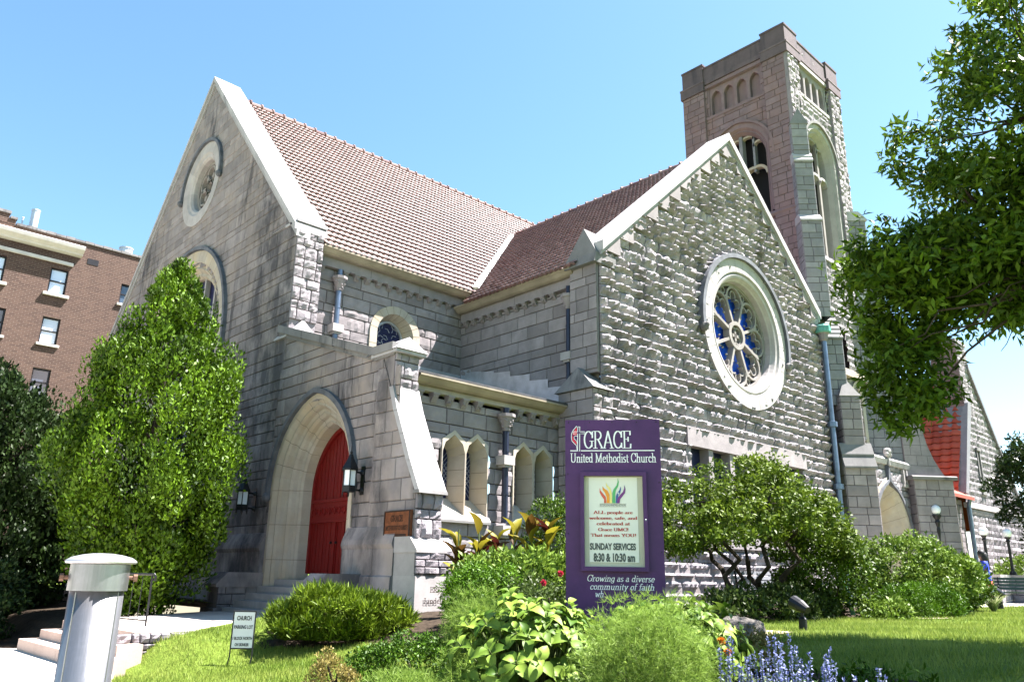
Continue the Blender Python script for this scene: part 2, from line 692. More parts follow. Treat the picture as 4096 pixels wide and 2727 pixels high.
FD = FX(10.86)
w = MB()
dO = arch(DC, 1.25, -.02, 2.05, 1.66, 14)
w.face([FD(u, z, 0) for u, z in dO])
for k in range(-7, 8):         # vertical boards
    x = DC + k * .165
    top = 2.05 + math.sqrt(max(0, 1 - (abs(k * .165) / 1.25) ** 1.3)) * 1.5
    w.fbox(FD, x - .068, x + .068, .02, min(top, 3.62), .0, .022 if k % 2 else .027)
w.build('door', M['red_door'], church)
door = church.children[-1]
w = MB()
w.fbox(FD, DC - 1.2, DC + 1.2, 1.32, 1.78, .02, .06)
w.fbox(FD, DC - 1.2, DC + 1.2, 1.26, 1.33, .02, .10)
w.fbox(FD, DC - 1.2, DC + 1.2, 1.77, 1.85, .02, .10)
for k in range(10):
    sweep_rect(w, FD, circ(DC - 1.08 + k * .24, 1.55, .09, 12), .03, .05, .085, True)
sweep_rect(w, FD, arch(DC, 1.2, .0, 2.05, 1.6, 14), .10, .02, .09)
w.fbox(FD, DC - .035, DC + .035, .0, 1.3, .02, .07)
w.build('carved_rail', M['red_door'], door)
for s in (-1, 1):
    w = MB()
    w.ball(FD(DC + s * .12, .75, .08), .035, 8, 6)
    w.build('handle', M['black_iron'], door)

# side walls of the door steps and the steps
for y, nm in ((19.95, 'a'), (15.2, 'b')):
    w = MB()
    y0, y1 = (y, y + .62) if nm == 'a' else (y, y + .6)
    F2 = FY(y0)
    ashlar(w, F2, 8.82, 10.0, -1.05, -.32, [.27, .25], (.4, .7), .02, .15, seed=31 + int(y))
    w.box(8.83, 10, y0 + .02, y1, -1.05, -.32)
    w.prism(lambda u, z, d: (u, y0 + d, z), [(8.74, -.36), (10, -.36), (10, .0), (9.02, .0), (8.74, -.28)], -.05, y1 - y0 + .05, .7)
    w.box(8.72, 10, y0 - .08, y1 + .08, -1.05, -.86, .4)
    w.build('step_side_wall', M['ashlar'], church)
w = MB()
for k in range(5):
    w.box(8.95 + k * .30, 10.9, 15.85, 19.94, -1.0, -.84 + k * .17, .6)
w.build('door_steps', M['trim'], church)

# plinth with weathering (both sides of the doorway)
pz = [(.0, 1.02), (.05, 1.0), (.17, .72), (.19, .62), (.17, .56), (.15, .52), (.15, -.02), (.19, -.05), (.22, -.9), (0, -.9)]
for u0, u1 in ((14.0, 16.0), (19.98, 36.6)):
    w = MB()
    r = random.Random(int(u0))
    u = u0
    while u < u1 - .05:
        wd_ = min(r.uniform(.7, 1.2), u1 - u)
        if u1 - u - wd_ < .4:
            wd_ = u1 - u
        t = r.uniform(.3, .9)
        for (d0, z0), (d1, z1) in zip(pz[:-1], pz[1:]):
            w.face([FA(u + .006, z0, d0), FA(u + wd_ - .006, z0, d0), FA(u + wd_ - .006, z1, d1), FA(u + .006, z1, d1)], t)
            w.face([FA(u - .006, z0, d0 - .012), FA(u + .006, z0, d0 - .012), FA(u + .006, z1, d1 - .012), FA(u - .006, z1, d1 - .012)], 0)
        u += wd_
    for e in (u0, u1):
        w.face([FA(e, z, d) for d, z in pz], .5)
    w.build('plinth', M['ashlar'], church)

# coping that runs down the porch wall
w = MB()
cop = [(20.35, 6.53), (15.3, 4.84), (14.95, 4.84), (14.95, 5.16), (15.3, 5.16), (20.35, 6.87)]
w.prism(FA, [(20.35, 6.62), (15.3, 4.95), (14.5, 4.95), (14.5, 5.14), (15.3, 5.16), (20.35, 6.84)], -.5, .14, .6)
w.prism(FA, [(20.35, 6.50), (15.3, 4.83), (14.5, 4.85), (14.5, 4.955), (15.3, 4.955), (20.35, 6.625)], -.4, .07, .4)
for u, a in ((18.9, 0), (17.2, 0), (16.6, 0)):
    z = 6.62 - (20.35 - u) * .3307
    w.fbox(FA, u - .01, u + .01, z - .02, z + .2, .1, .146, 0)
w.build('coping', M['trim_dark'], church)

# porch corner buttress
BX = 10.63
bu = MB()
ashlar(bu, FY(14.5), 9.96, BX, 4.05, 4.92, [.26, .4], (.24, .4), .06, .1, seed=2)
rk = bu.build('buttress', M['rock'], church, label='buttress at the porch corner with rock-faced blocks and pale sloping slabs')
side = lambda u, z, d: (9.95 + d, u, z)
yk, zk = [14.5, 14.27, 13.99, 13.70, 13.33], [4.08, 3.5, 2.95, 2.35, 1.70]
bu = MB()
bu.prism(side, [(15.2, 4.95), (14.52, 4.95), (14.52, 4.05), (13.40, 1.70), (13.47, 1.68), (13.47, .7), (13.26, .5), (13.26, -.9), (15.2, -.9)], 0.03, BX - 9.95 - .02, .6)
ashlar(bu, FX(9.97), 13.3, 15.15, .75, 4.95, [.47, .30, .47, .30], (.4, .8), .02, .2, clips=[(-1, 0, -13.45), (-1.0, .4916, -12.60)], seed=11)
bu.build('buttress_side', M['ashlar'], rk)
bu = MB()
ashlar(bu, FY(13.45), 9.95, BX + .03, .72, 1.66, [.40, .2, .42], (.22, .32), .08, .1, seed=4)
bu.build('rock_facing', M['rock'], rk)
bu = MB()
ashlar(bu, FY(13.24), 9.86, BX + .2, .02, .50, [.14, .36], (.4, .65), .06, .11, seed=6)
bu.build('rock_facing', M['rock'], rk)
for k in range(4):
    bu = MB()
    bu.prism(side, [(yk[k] - .03, zk[k] + .012), (yk[k + 1] - .03, zk[k + 1]), (yk[k + 1] + .12, zk[k + 1]), (yk[k] + .12, zk[k] + .012)], -.03, BX - 9.95 + .03, .5 + .14 * k)
    bu.build('weathering_slab', M['coping'], rk)
bu = MB()
bu.prism(side, [(13.30, 1.71), (13.28, 1.64), (13.5, 1.64), (13.5, 1.71)], -.035, BX - 9.95 + .05, .3)
bu.build('drip_course', M['trim_dark'], rk)
bu = MB()
bu.prism(side, [(13.46, .76), (13.2, .50), (13.2, .44), (15.2, .44), (15.2, .76)], -.09, BX - 9.95 + .26, .8)
bu.prism(side, [(13.27, .46), (13.27, -.03), (15.2, -.03), (15.2, .46)], -.07, BX - 9.95 + .17, .5)
bu.prism(side, [(13.22, -.02), (13.22, -.72), (15.2, -.72), (15.2, -.02)], -.075, BX - 9.95 + .28, .9)
bu.build('buttress_base', M['trim'], rk)
bu = MB()
x0, x1, xm = 9.86, BX + .14, (9.86 + BX + .14) / 2
bu.box(x0 + .03, x1 - .03, 14.36, 15.4, 4.89, 4.97, .4)
I = [(x0, 14.32, 4.97), (x1, 14.32, 4.97), (x1, 15.6, 4.97), (x0, 15.6, 4.97), (xm, 14.48, 5.33), (xm, 15.6, 5.33)]
for q in ((0, 1, 4), (1, 2, 5, 4), (2, 3, 5), (3, 0, 4, 5)):
    bu.face([I[k] for k in q], .7)
bu.build('gable_cap', M['coping'], rk)

# gable coping of the door gable
w = MB()
uc, zc, s = ADJ
for sg in (-1, 1):
    e = uc + sg * 8.35
    zz = zc - s * 8.35
    n = 9
    for k in range(n):
        f0, f1 = k / n, (k + 1) / n
        a = (uc + sg * 8.35 * f0, zc - s * 8.35 * f0)
        b = (uc + sg * 8.35 * f1, zc - s * 8.35 * f1)
        w.prism(FA, [(a[0], a[1] - .02), (b[0], b[1] + .005 - .02), (b[0], b[1] + .19), (a[0], a[1] + .185)], -.96, .13, .55 + .4 * ((k * 7) % 5) / 5)
        w.prism(FA, [(a[0], a[1] - .22), (b[0], b[1] - .22), (b[0], b[1] - .02), (a[0], a[1] - .02)], -.4, .06, .15)
w.build('coping', M['coping'], church)


def gablet(mb, x0, x1, y0, y1, z0, zt, along='y', t=.6):
    """little saddle roof on a square base"""
    if along == 'y':
        xm = (x0 + x1) / 2
        P = [(x0, y0, z0), (x1, y0, z0), (x1, y1, z0), (x0, y1, z0), (xm, y0 + (x1 - x0) * .12, zt), (xm, y1, zt)]
        Q = ((0, 1, 4), (1, 2, 5, 4), (2, 3, 5), (3, 0, 4, 5), (3, 2, 1, 0))
    else:
        ym = (y0 + y1) / 2
        P = [(x0, y0, z0), (x1, y0, z0), (x1, y1, z0), (x0, y1, z0), (x0 + (y1 - y0) * .12, ym, zt), (x1, ym, zt)]
        Q = ((0, 1, 5, 4), (1, 2, 5), (2, 3, 4, 5), (3, 0, 4), (3, 2, 1, 0))
    for q in Q:
        mb.face([P[k] for k in q], t)


# corner pier of the door gable
w = MB()
ashlar(w, FY(20.0), 9.99, 10.88, 7.0, 10.02, [.34, .26, .40, .3], (.32, .5), .075, .1, seed=9)
w.box(10.03, 10.86, 20.03, 20.6, 6.4, 10.02, .5)
pr = w.build('pier', M['rock'], church)
w = MB()
w.box(9.94, 10.94, 19.93, 20.7, 10.02, 10.10, .5)
gablet(w, 9.96, 10.92, 19.95, 21.6, 10.10, 10.75, 'y', .35)
w.build('pier_cap', M['coping'], pr)
w = MB()
gablet(w, 9.9, 10.98, 19.84, 20.6, 6.45, 7.05, 'y', .9)
w.box(9.9, 10.98, 19.84, 20.6, 6.4, 6.46, .8)
w.build('weathering', M['coping'], pr)

# round window and great window of the door gable
w = MB()
C = lambda r: circ(28.3, 14.35, r, 40)
frame_loft(w, FA, [(C(1.72), 0), (C(1.72), .05), (C(1.30), .05), (C(1.22), .0), (C(1.12), -.02), (C(1.05), -.10), (C(1.0), -.55)], True, seed=2)
rw = w.build('round_window', M['trim'], church)
w = MB()
sweep_rect(w, FA, circ(28.3, 14.35, 1.80, 30, -.12, PI + .12), .12, 0, .14)
for sg in (-1, 1):
    w.ball(FA(28.3 + sg * 1.8, 14.1, .1), .13, 8, 6)
w.build('hood_mould', M['hood'], rw)
w = MB()
for k in range(6):
    a = k * PI / 3 + PI / 6
    cx, cz = 28.3 + .56 * math.cos(a), 14.35 + .56 * math.sin(a)
    sweep_rect(w, FA, circ(cx, cz, .33, 18), .09, -.45, -.28, True)
sweep_rect(w, FA, circ(28.3, 14.35, .27, 20), .1, -.45, -.28, True)
sweep_rect(w, FA, circ(28.3, 14.35, .97, 36), .12, -.48, -.25, True)
w.build('tracery', M['tracery'], rw)
w = MB()
w.face([FA(u, z, -.5) for u, z in C(1.02)])
w.build('glass', M['dark_glass'], rw)

w = MB()
O = lambda i: arch(28.3, 3.85 - i, 3.0, 7.55, 3.85 - i, 18)
prof = [(0, 0), (0, .05), (.42, .05), (.48, .0), (.6, -.05), (.66, -.02), (.8, -.18), (.9, -.16), (1.0, -.30), (1.0, -.5)]
frame_loft(w, FA, [(O(i), d) for i, d in prof], seed=8)
for (i0, d0), (i1, d1) in zip(prof[1:-2], prof[2:-1]):
    joints(w, FA, O(i0), O(i1), d0, d1, 2, .006, 0, 2)
gw = w.build('arched_window', M['portal'], church)
w = MB()
sweep_rect(w, FA, arch(28.3, 3.93, 7.0, 7.55, 3.93, 20), .13, 0, .15)
w.build('hood_mould', M['hood'], gw)
w = MB()
for k in (-1.9, -.95, 0, .95, 1.9):
    w.fbox(FA, 28.3 + k - .06, 28.3 + k + .06, 3, 7.55 + math.sqrt(max(.1, 2.85 ** 2 - k * k)), -.45, -.28)
for k in range(-2, 4):
    sweep_rect(w, FA, arch(28.3 - .475 + k * .95, .475, 7.3, 7.4, .7, 8), .09, -.44, -.3)
for k, z in ((-1.2, 8.6), (1.2, 8.6), (0, 9.2)):
    sweep_rect(w, FA, circ(28.3 + k, z, .5, 20), .09, -.44, -.3, True)
w.build('tracery', M['trim'], gw)
w = MB()
w.face([FA(u, z, -.48) for u, z in arch(28.3, 2.9, 3, 7.55, 2.9, 18)])
w.build('glass', M['dark_glass'], gw)

# nave south wall with the small round-headed window
FN = FY(20.5)
w = MB()
hN = in_arch(14.0, .8, 5.9, 7.45, .8)
ashlar(w, FN, 10.86, 16.9, 4.6, 9.05, [.42, .27, .42, .3], (.55, 1.2), .05, .13, hN, seed=14)
w.build('nave_wall', M['ashlar_clean'], church)
w = MB()
O = lambda i: jamb_fill(arch(14.0, .98 - i, 5.8, 7.45, .98 - i * .95, 10))
frame_loft(w, FN, [(O(0), 0), (O(0), .06), (O(.27), .06), (O(.40), -.3), (O(.42), -.45)], seed=6)
joints(w, FN, O(0), O(.27), .06, .06, 2, .006, 0, 1)
joints(w, FN, O(.27), O(.40), .06, -.3, 2, .006, 0, 1)
nw = w.build('arched_window', M['portal'], church)
w = MB()
w.face([FN(u, z, -.43) for u, z in arch(14.0, .58, 5.8, 7.4, .62, 10)])
w.build('glass', M['dark_glass'], nw)
w = MB()
sweep_rect(w, FN, arch(14.0, .55, 5.8, 7.4, .6, 10), .07, -.42, -.36)
w.build('frame', M['lead'], nw)
w = MB()
r = random.Random(3)
for k in range(26):
    x, z = 14 + r.uniform(-.4, .4), r.uniform(6.3, 7.8)
    a = r.uniform(0, PI)
    sweep_rect(w, FN, [(x, z), (x + .13 * math.cos(a), z + .13 * math.sin(a)), (x + .2 * math.cos(a + .5), z + .24 * math.sin(a + .5))], .014, -.43, -.41)
w.build('leading', M['lead'], nw)

# transept west wall
FT = FX(16.8)
w = MB()
ashlar(w, FT, 14.2, 20.5, 4.6, 8.45, [.42, .27, .42, .3], (.55, 1.25), .025, .18, seed=15)
w.build('transept_side_wall', M['ashlar_clean'], church)

# transept front with the rose window (faces -Y)
FB = FY(14.0)
TB = (24.2, 16.1, .90)
RC, RZ = 24.6, 8.5
rose_hole = lambda u, z: (u - RC) ** 2 + (z - RZ) ** 2 < 2.5 ** 2
lwin = lambda u, z: 20.8 < u < 28.1 and 1.2 < z < 4.45
w = MB()
hole = lambda u, z: rose_hole(u, z) or lwin(u, z)
ashlar(w, FB, 16.62, 30.6, -1.0, 16.1, [.38, .24, .34, .22, .30], (.5, 1.3), .23, .085, hole, gab(TB), seed=33, tone=(.15, 1))
w.build('transept_front_wall', M['rock'], church)
w = MB()
w.fbox(FB, 16.5, 31.0, -1.0, .45, -.2, .05, .5)
w.build('plinth', M['ashlar'], church)
# long window below the rose: lintel, sill, mullions
w = MB()
w.fbox(FB, 20.6, 28.3, 4.0, 4.6, -.2, .13, .8)
w.fbox(FB, 20.6, 28.3, .95, 1.25, -.3, .16, .8)
for k in range(7):
    x = 20.7 + k * 1.25
    w.fbox(FB, x - .13, x + .13, 1.25, 4.0, -.3, .06, .7)
lw = w.build('mullioned_window', M['ashlar_clean'], church)
w = MB()
w.fbox(FB, 20.7, 28.2, 1.2, 4.05, -.32, -.28)
w.build('glass', M['dark_glass'], lw)

# coping, kneeler stones and gutter end of the transept gable
w = MB()
uc, zc, s = TB
for sg, L in ((-1, 7.65), (1, 6.35)):
    n = 8
    for k in range(n):
        a = (uc + sg * L * k / n, zc - s * L * k / n)
        b = (uc + sg * L * (k + 1) / n, zc - s * L * (k + 1) / n)
        w.prism(FB, [(a[0], a[1] + .04), (b[0], b[1] + .045), (b[0], b[1] + .36), (a[0], a[1] + .355)], -.75, .24, .5 + .4 * ((k * 3) % 5) / 5)
        w.prism(FB, [(a[0], a[1] - .08), (b[0], b[1] - .08), (b[0], b[1] + .04), (a[0], a[1] + .04)], -.4, .17, .1)
w.build('coping', M['coping'], church)
w = MB()
k = 0
for sg, L in ((-1, 7.4), (1, 6.2)):
    n = 11
    for k in range(n):
        e0, e1 = L * (k + 1) / n, L * k / n
        w.prism(FB, [(uc + sg * e0, zc - s * e0 - .09), (uc + sg * e1, zc - s * e1 - .09), (uc + sg * e1, zc - s * e0 - .09)], -.1, .15, .3 + .5 * ((k * 3) % 7) / 7)
w.build('gable_stones', M['ashlar_clean'], church)

# corner pier of the transept front
w = MB()
ashlar(w, FX(16.5), 14.0, 15.05, 5.7, 8.9, [.42, .27, .4], (.4, .8), .015, .2, seed=3)
w.box(16.52, 17.0, 14.03, 15.04, 5.6, 8.9, .5)
ashlar(w, FX(16.15), 13.9, 15.2, -1.0, 5.05, [.42, .27, .4], (.45, .9), .02, .2, seed=8)
w.box(16.17, 17.0, 13.93, 15.19, -1.0, 5.05, .5)
ashlar(w, FY(13.9), 16.15, 17.0, -1.0, 5.05, [.38, .25, .34], (.4, .6), .13, .1, seed=10)
tp = w.build('pier', M['ashlar_clean'], church)
w = MB()
gablet(w, 16.4, 17.5, 13.9, 15.1, 9.2, 10.15, 'x', .35)
w.prism(lambda u, z, d: (u, 13.9 + d, z), [(16.3, 8.88), (17.3, 8.88), (17.3, 9.2), (16.4, 9.2)], 0, 1.2, .2)
w.build('pier_cap', M['trim_dark'], tp)
w = MB()
gablet(w, 16.05, 17.0, 13.78, 15.28, 5.05, 5.75, 'x', .6)
w.build('weathering', M['trim_dark'], tp)

# rose window
w = MB()
C = lambda r: circ(RC, RZ, r, 64)
steps = [(C(2.78), -.05), (C(2.78), .16), (C(2.28), .16), (C(2.24), .08), (C(2.16), .13), (C(2.08), .10), (C(2.02), -.02), (C(1.98), -.06), (C(1.95), -.62)]
frame_loft(w, FB, steps, True, seed=4, tone=(.55, 1))
for k in range(0, 64, 2):
    joints(w, FB, C(2.78)[k:k + 2], C(2.28)[k:k + 2], .16, .16, 2, .006, .02)
    joints(w, FB, C(1.98)[k:k + 2], C(1.95)[k:k + 2], -.06, -.62, 2, .006, .02, proud=-.002)
rose = w.build('rose_window', M['trim'], church)
w = MB()
sweep_rect(w, FB, circ(RC, RZ, 2.87, 40, -.22, PI + .1), .16, 0, .27)
w.build('hood_mould', M['hood'], rose)
for a in (-.26, PI + .14):
    w = MB()
    c0 = FB(RC + 2.87 * math.cos(a), RZ + 2.87 * math.sin(a), .2)
    w.ball(c0, .17, 9, 6)
    w.ball((c0[0], c0[1] - .12, c0[2] + .05), .09, 8, 5)
    w.build('carved_stop', M['trim_dark'], rose)
w = MB()
w.face([FB(u, z, -.6) for u, z in C(1.97)])
w.build('glass', M['blue_glass'], rose)
w = MB()
d0, d1 = -.5, -.26
sweep_rect(w, FB, C(.46), .14, d0, d1 + .02, True, .8)
for k in range(4):
    a = k * PI / 2 + PI / 4
    sweep_rect(w, FB, circ(RC + .2 * math.cos(a), RZ + .2 * math.sin(a), .17, 14), .055, d0, d1 - .05, True, .8)
sweep_rect(w, FB, C(1.93), .13, d0 - .05, d1, True, .8)


def pol(r, a):
    return (RC + r * math.cos(a), RZ + r * math.sin(a))


N8 = 8
for k in range(N8):
    a = 2 * PI * k / N8 + PI / 8
    st = 2 * PI / N8
    sweep_rect(w, FB, [pol(.5, a), pol(1.55, a)], .105, d0, d1, False, .8)
    b = a + st / 2
    cx, cz = pol(1.36, b)      # round arch head between two spokes, with cusps
    sweep_rect(w, FB, [(cx + .50 * math.cos(b + x), cz + .50 * math.sin(b + x)) for x in [-1.75 + 3.5 * i / 12 for i in range(13)]], .085, d0, d1 - .01, False, .8)
    for sg in (-1, 1):
        ex, ez = pol(1.30, b + sg * .20)
        sweep_rect(w, FB, [(ex + .17 * math.cos(b + sg * x), ez + .17 * math.sin(b + sg * x)) for x in [2.9 - 3.6 * i / 9 for i in range(10)]], .045, d0, d1 - .06, False, .7)
    ex, ez = pol(1.56, b)
    sweep_rect(w, FB, [(ex + .17 * math.cos(b + x), ez + .17 * math.sin(b + x)) for x in [-2.2 + 4.4 * i / 10 for i in range(11)]], .045, d0, d1 - .06, False, .7)
    for sg in (-1, 1):
        ex, ez = pol(.98, b + sg * .16)
        w.ball(FB(ex, ez, d0 + .1), .045, 6, 4, .7)
    cx, cz = pol(1.74, a)
    sweep_rect(w, FB, circ(cx, cz, .12, 12), .05, d0, d1 - .06, True, .7)
w.build('tracery', M['tracery'], rose)

# ------------------------------------------------------------------ roofs
def tile_roof(P0, U, L, S, H, rows, cols, amp=.045, lip=.07, seed=1, clips=None):
    """P0 lower corner, U unit vector along the eave, L its length, S unit vector up the slope, H slope length"""
    P0, U, S = Vector(P0), Vector(U), Vector(S)
    Nn = U.cross(S).normalized()
    if Nn.z < 0:
        Nn = -Nn
    shape = [0, .95, 1.0, .30, .02]
    sub = len(shape)
    nx = cols * sub + 1
    xs = np.array([(i // sub + (i % sub) / sub) * L / cols for i in range(nx)])
    hh = np.array([shape[i % sub] * amp for i in range(nx)])
    V, Q, T = [], [], []
    r = np.random.default_rng(seed)
    U, S, Nn, P0 = (np.array(k) for k in (U, S, Nn, P0))
    base = 0
    for row in range(rows):
        s0, s1 = row * H / rows, (row + 1.12) * H / rows
        tj = np.repeat(r.uniform(0, 1, cols + 1), sub)[:nx]
        jig = np.repeat(r.uniform(-.004, .004, cols + 1), sub)[:nx]
        for s, lift in ((s0 + .0, -.02), (s0, lip), (s1, .0)):
            V.append(P0 + xs[:, None] * U + s * S + (hh + lift + jig)[:, None] * Nn)
        for lvl in (0, 1):
            i = np.arange(nx - 1) + base + lvl * nx
            Q.append(np.stack([i, i + 1, i + 1 + nx, i + nx], 1))
            T.append(tj[:-1] * .33 if lvl == 0 else .36 + tj[:-1] * .64)  # lip faces get low tones: shading between tile rows painted in
        base += 3 * nx
    return np.concatenate(V), np.concatenate(Q), np.concatenate(T)


# nave: south slope from eave (20.0, 9.5) to ridge (28.3, 18.55)
ny, nz = 8.3, 9.0
nl = math.hypot(ny, nz)
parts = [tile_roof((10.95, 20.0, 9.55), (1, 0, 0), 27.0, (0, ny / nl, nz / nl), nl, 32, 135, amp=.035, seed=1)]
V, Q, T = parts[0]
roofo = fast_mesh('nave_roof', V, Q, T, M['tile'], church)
w = MB()
w.face([(10.95, 36.6, 9.55), (38, 36.6, 9.55), (38, 28.3, 18.55), (10.95, 28.3, 18.55)], .5)
w.build('nave_roof', M['tile'], church)
w = MB()
for k in range(54):
    x = 10.98 + k * .5
    w.tube([(x, 28.3, 18.60), (x + .44, 28.3, 18.63), (x + .47, 28.3, 18.66), (x + .52, 28.3, 18.66)], .13, 8, .3 + .5 * ((k * 5) % 7) / 7, rad=[.10, .108, .13, .13])
w.build('ridge_cap', M['tile'], roofo)
# transept roof: west slope from eave (16.3, 8.9) to ridge (24.2, 15.8)
tx, tz = 7.95, 6.95
tl = math.hypot(tx, tz)
V, Q, T = tile_roof((16.25, 28.0, 8.95), (0, -1, 0), 13.4, (tx / tl, 0, tz / tl), tl, 28, 67, amp=.035, seed=2)
# cut away what would stand inside the nave roof
V3 = V.reshape(-1, 3)
cen = V3[Q].mean(1)
keep = cen[:, 2] > 9.55 + (cen[:, 1] - 20.0) * nz / ny - .25
tro = fast_mesh('transept_roof', V, Q[keep], T[keep], M['tile'], church)
w = MB()
w.face([(24.2, 14.4, 15.85), (24.2, 25.6, 15.85), (32.1, 19.0, 8.95), (32.1, 14.4, 8.95)], .5)
w.build('transept_roof', M['tile'], church)
w = MB()
for k in range(23):
    y = 14.5 + k * .5
    w.tube([(24.2, y, 15.92), (24.2, y + .44, 15.95), (24.2, y + .47, 15.98), (24.2, y + .52, 15.98)], .13, 8, .3 + .5 * ((k * 5) % 7) / 7, rad=[.10, .108, .13, .13])
w.build('ridge_cap', M['tile'], tro)
# valley flashing where the two roofs meet
w = MB()
va, vb = Vector((16.6, 20.15, 9.28)), Vector((24.1, 25.75, 15.85))


def meet(x):
    z = 8.95 + (x - 16.25) * tz / tx
    return Vector((x, 20.0 + (z - 9.55) * ny / nz, z))


ra, rb = meet(17.1), meet(24.1)
wv = Vector((.17, -.08, .10))
w.loft([[ra - Vector((.16, 0, 0)) + Vector((0, 0, .16)), ra + Vector((.0, -.16, .16))], [rb - Vector((.14, 0, 0)) + Vector((0, 0, .14)), rb + Vector((.0, -.14, .14))]], t=.9)
w.tube([ra + Vector((0, 0, .1)), rb + Vector((0, 0, .1))], .12, 8)
w.build('valley_flashing', M['white'], roofo)


def eave(name_mat, F, u0, u1, zt, proj, n, seed, mat_band, bandh=.28, ch=.20, skip=()):
    """gutter, plain band and carved corbels along an eave"""
    g = MB()
    pr = [(0, zt - .16), (proj - .22, zt - .16), (proj - .14, zt - .12), (proj - .06, zt - .04), (proj, zt), (proj, zt + .05), (0, zt + .05)]
    P = [[F(u, z, d) for d, z in pr] for u in (u0, u1)]
    g.loft(P, True, True, True)
    nj = max(2, int((u1 - u0) / 2.4))
    for k in range(1, nj):
        u = u0 + (u1 - u0) * k / nj
        g.loft([[F(uu, z + (.012 if z > zt - .1 else -.008), d + .012) for d, z in pr[1:-1]] for uu in (u - .012, u + .012)], False)
    go = g.build('gutter', name_mat, church)
    g = MB()
    g.fbox(F, u0, u1, zt - .17 - bandh, zt - .165, -.05, .16, .6)
    nj = max(2, int((u1 - u0) / 1.9))
    for k in range(1, nj):
        u = u0 + (u1 - u0) * k / nj
        g.fbox(F, u - .006, u + .006, zt - .17 - bandh, zt - .17, .1, .163, 0)
    g.build('cornice_band', mat_band, church)
    r = random.Random(seed)
    for k in range(n):
        if k in skip:
            continue
        u = u0 + (u1 - u0) * (k + .5) / n
        zb = zt - .17 - bandh
        c = MB()
        hw = .085
        c.prism(lambda a, z, d: F(u + d, z, a), [(-.02, zb), (.17, zb), (.17, zb - .06), (.13, zb - ch * .55), (.05, zb - ch), (-.02, zb - ch)], -hw, hw, .5)
        c.fbox(F, u - hw - .02, u + hw + .02, zb - .045, zb + .002, -.02, .19, .6)
        for q in range(4):
            c.ball(F(u + r.uniform(-.05, .05), zb - r.uniform(.06, ch * .75), .14 - .04 * (q % 2)), r.uniform(.03, .045), 6, 4, r.uniform(.2, .8))
        c.build('corbel', M['ashlar_clean'], church)


eave(M['gutter'], FN, 10.9, 16.75, 9.53, .55, 14, 1, M['ashlar_clean'], skip=(1,))
eave(M['gutter'], FT, 14.9, 20.35, 8.93, .5, 13, 2, M['ashlar_clean'], skip=(0, 1))


def pip(x, y, P):
    c = False
    n = len(P)
    for i in range(n):
        (x0, y0), (x1, y1) = P[i], P[i - 1]
        if (y0 > y) != (y1 > y) and x < (x1 - x0) * (y - y0) / (y1 - y0) + x0:
            c = not c
    return c


# ------------------------------------------------------------------ south aisle with two pairs of lancets
FL = FY(15.3)
lan = [(12.40, .36, 1.75, 2.95), (13.16, .36, 1.75, 2.95), (14.82, .34, 1.75, 2.95), (15.58, .34, 1.75, 2.95)]


def trefoil_head(uc, hw, z0, zs, rise):
    """five-sided pointed head"""
    return [(uc - hw, z0), (uc - hw, zs), (uc - hw * .78, zs + rise * .52), (uc, zs + rise), (uc + hw * .78, zs + rise * .52), (uc + hw, zs), (uc + hw, z0)]


def hL(u, z):
    return any(pip(u, z, trefoil_head(uc, hw + .07, 1.38, zs, .5)) for uc, hw, z0, zs in lan)


w = MB()
ashlar(w, FL, 10.9, 16.4, -1.0, 4.25, [.40, .26, .40, .30], (.5, 1.1), .04, .12, hL, seed=17)
w.build('aisle_wall', M['ashlar_clean'], church)
for i, (uc, hw, z0, zs) in enumerate(lan):
    w = MB()
    A0 = trefoil_head(uc, hw + .14, 1.35, zs, .56)
    A1 = trefoil_head(uc, hw, 1.42, zs, .44)
    A2 = trefoil_head(uc, hw * .62, 1.86, zs - .06, .34)
    A0 = [(min(max(u, uc - .382), uc + .382), z) for u, z in A0]
    frame_loft(w, FL, [(A0, -.02), (A0, .06), (A1, .06), (A2, -.42), (A2, -.5)], seed=i, tone=(.4, 1))
    w.face([FL(uc - hw, 1.42, .06), FL(uc + hw, 1.42, .06), FL(uc + hw * .62, 1.86, -.42), FL(uc - hw * .62, 1.86, -.42)], .9)
    for z in (1.75, 2.15, 2.55, 2.93):
        for sg in (-1, 1):
            w.face([FL(uc + sg * (hw - .003), z, .05), FL(uc + sg * (hw - .003), z + .012, .05), FL(uc + sg * (hw * .62 - .004), z + .012, -.42), FL(uc + sg * (hw * .62 - .004), z, -.42)], 0)
    lw_ = w.build('lancet_window', M['portal'], church)
    w = MB()
    w.face([FL(u, z, -.48) for u, z in trefoil_head(uc, hw * .64, 1.84, zs - .06, .36)])
    w.build('glass', M['dark_glass'], lw_)
    w = MB()
    for k in range(-7, 14):
        for sg in (-1, 1):
            P = [(uc - .22, 1.9 + k * .13), (uc + .22, 1.9 + k * .13 + sg * .5)]
            q = [(u, z) for u, z in P if 1.86 < z < zs + .2]
            if len(q) == 2:
                sweep_rect(w, FL, q, .012, -.475, -.465)
    w.build('leading', M['lead'], lw_)
w = MB()
for a, b in ((11.95, 13.6), (14.4, 15.98)):
    w.loft([[FL(u, z, d) for z, d in ((1.44, -.05), (1.42, .07), (1.30, .16), (1.24, .15), (1.24, -.05))] for u in (a, b)], False, True, True, .8)
w.build('window_sill', M['trim'], church)
eave(M['gutter'], FL, 10.95, 16.3, 4.62, .48, 11, 5, M['gutter'], bandh=.12, ch=.24, skip=(5,))
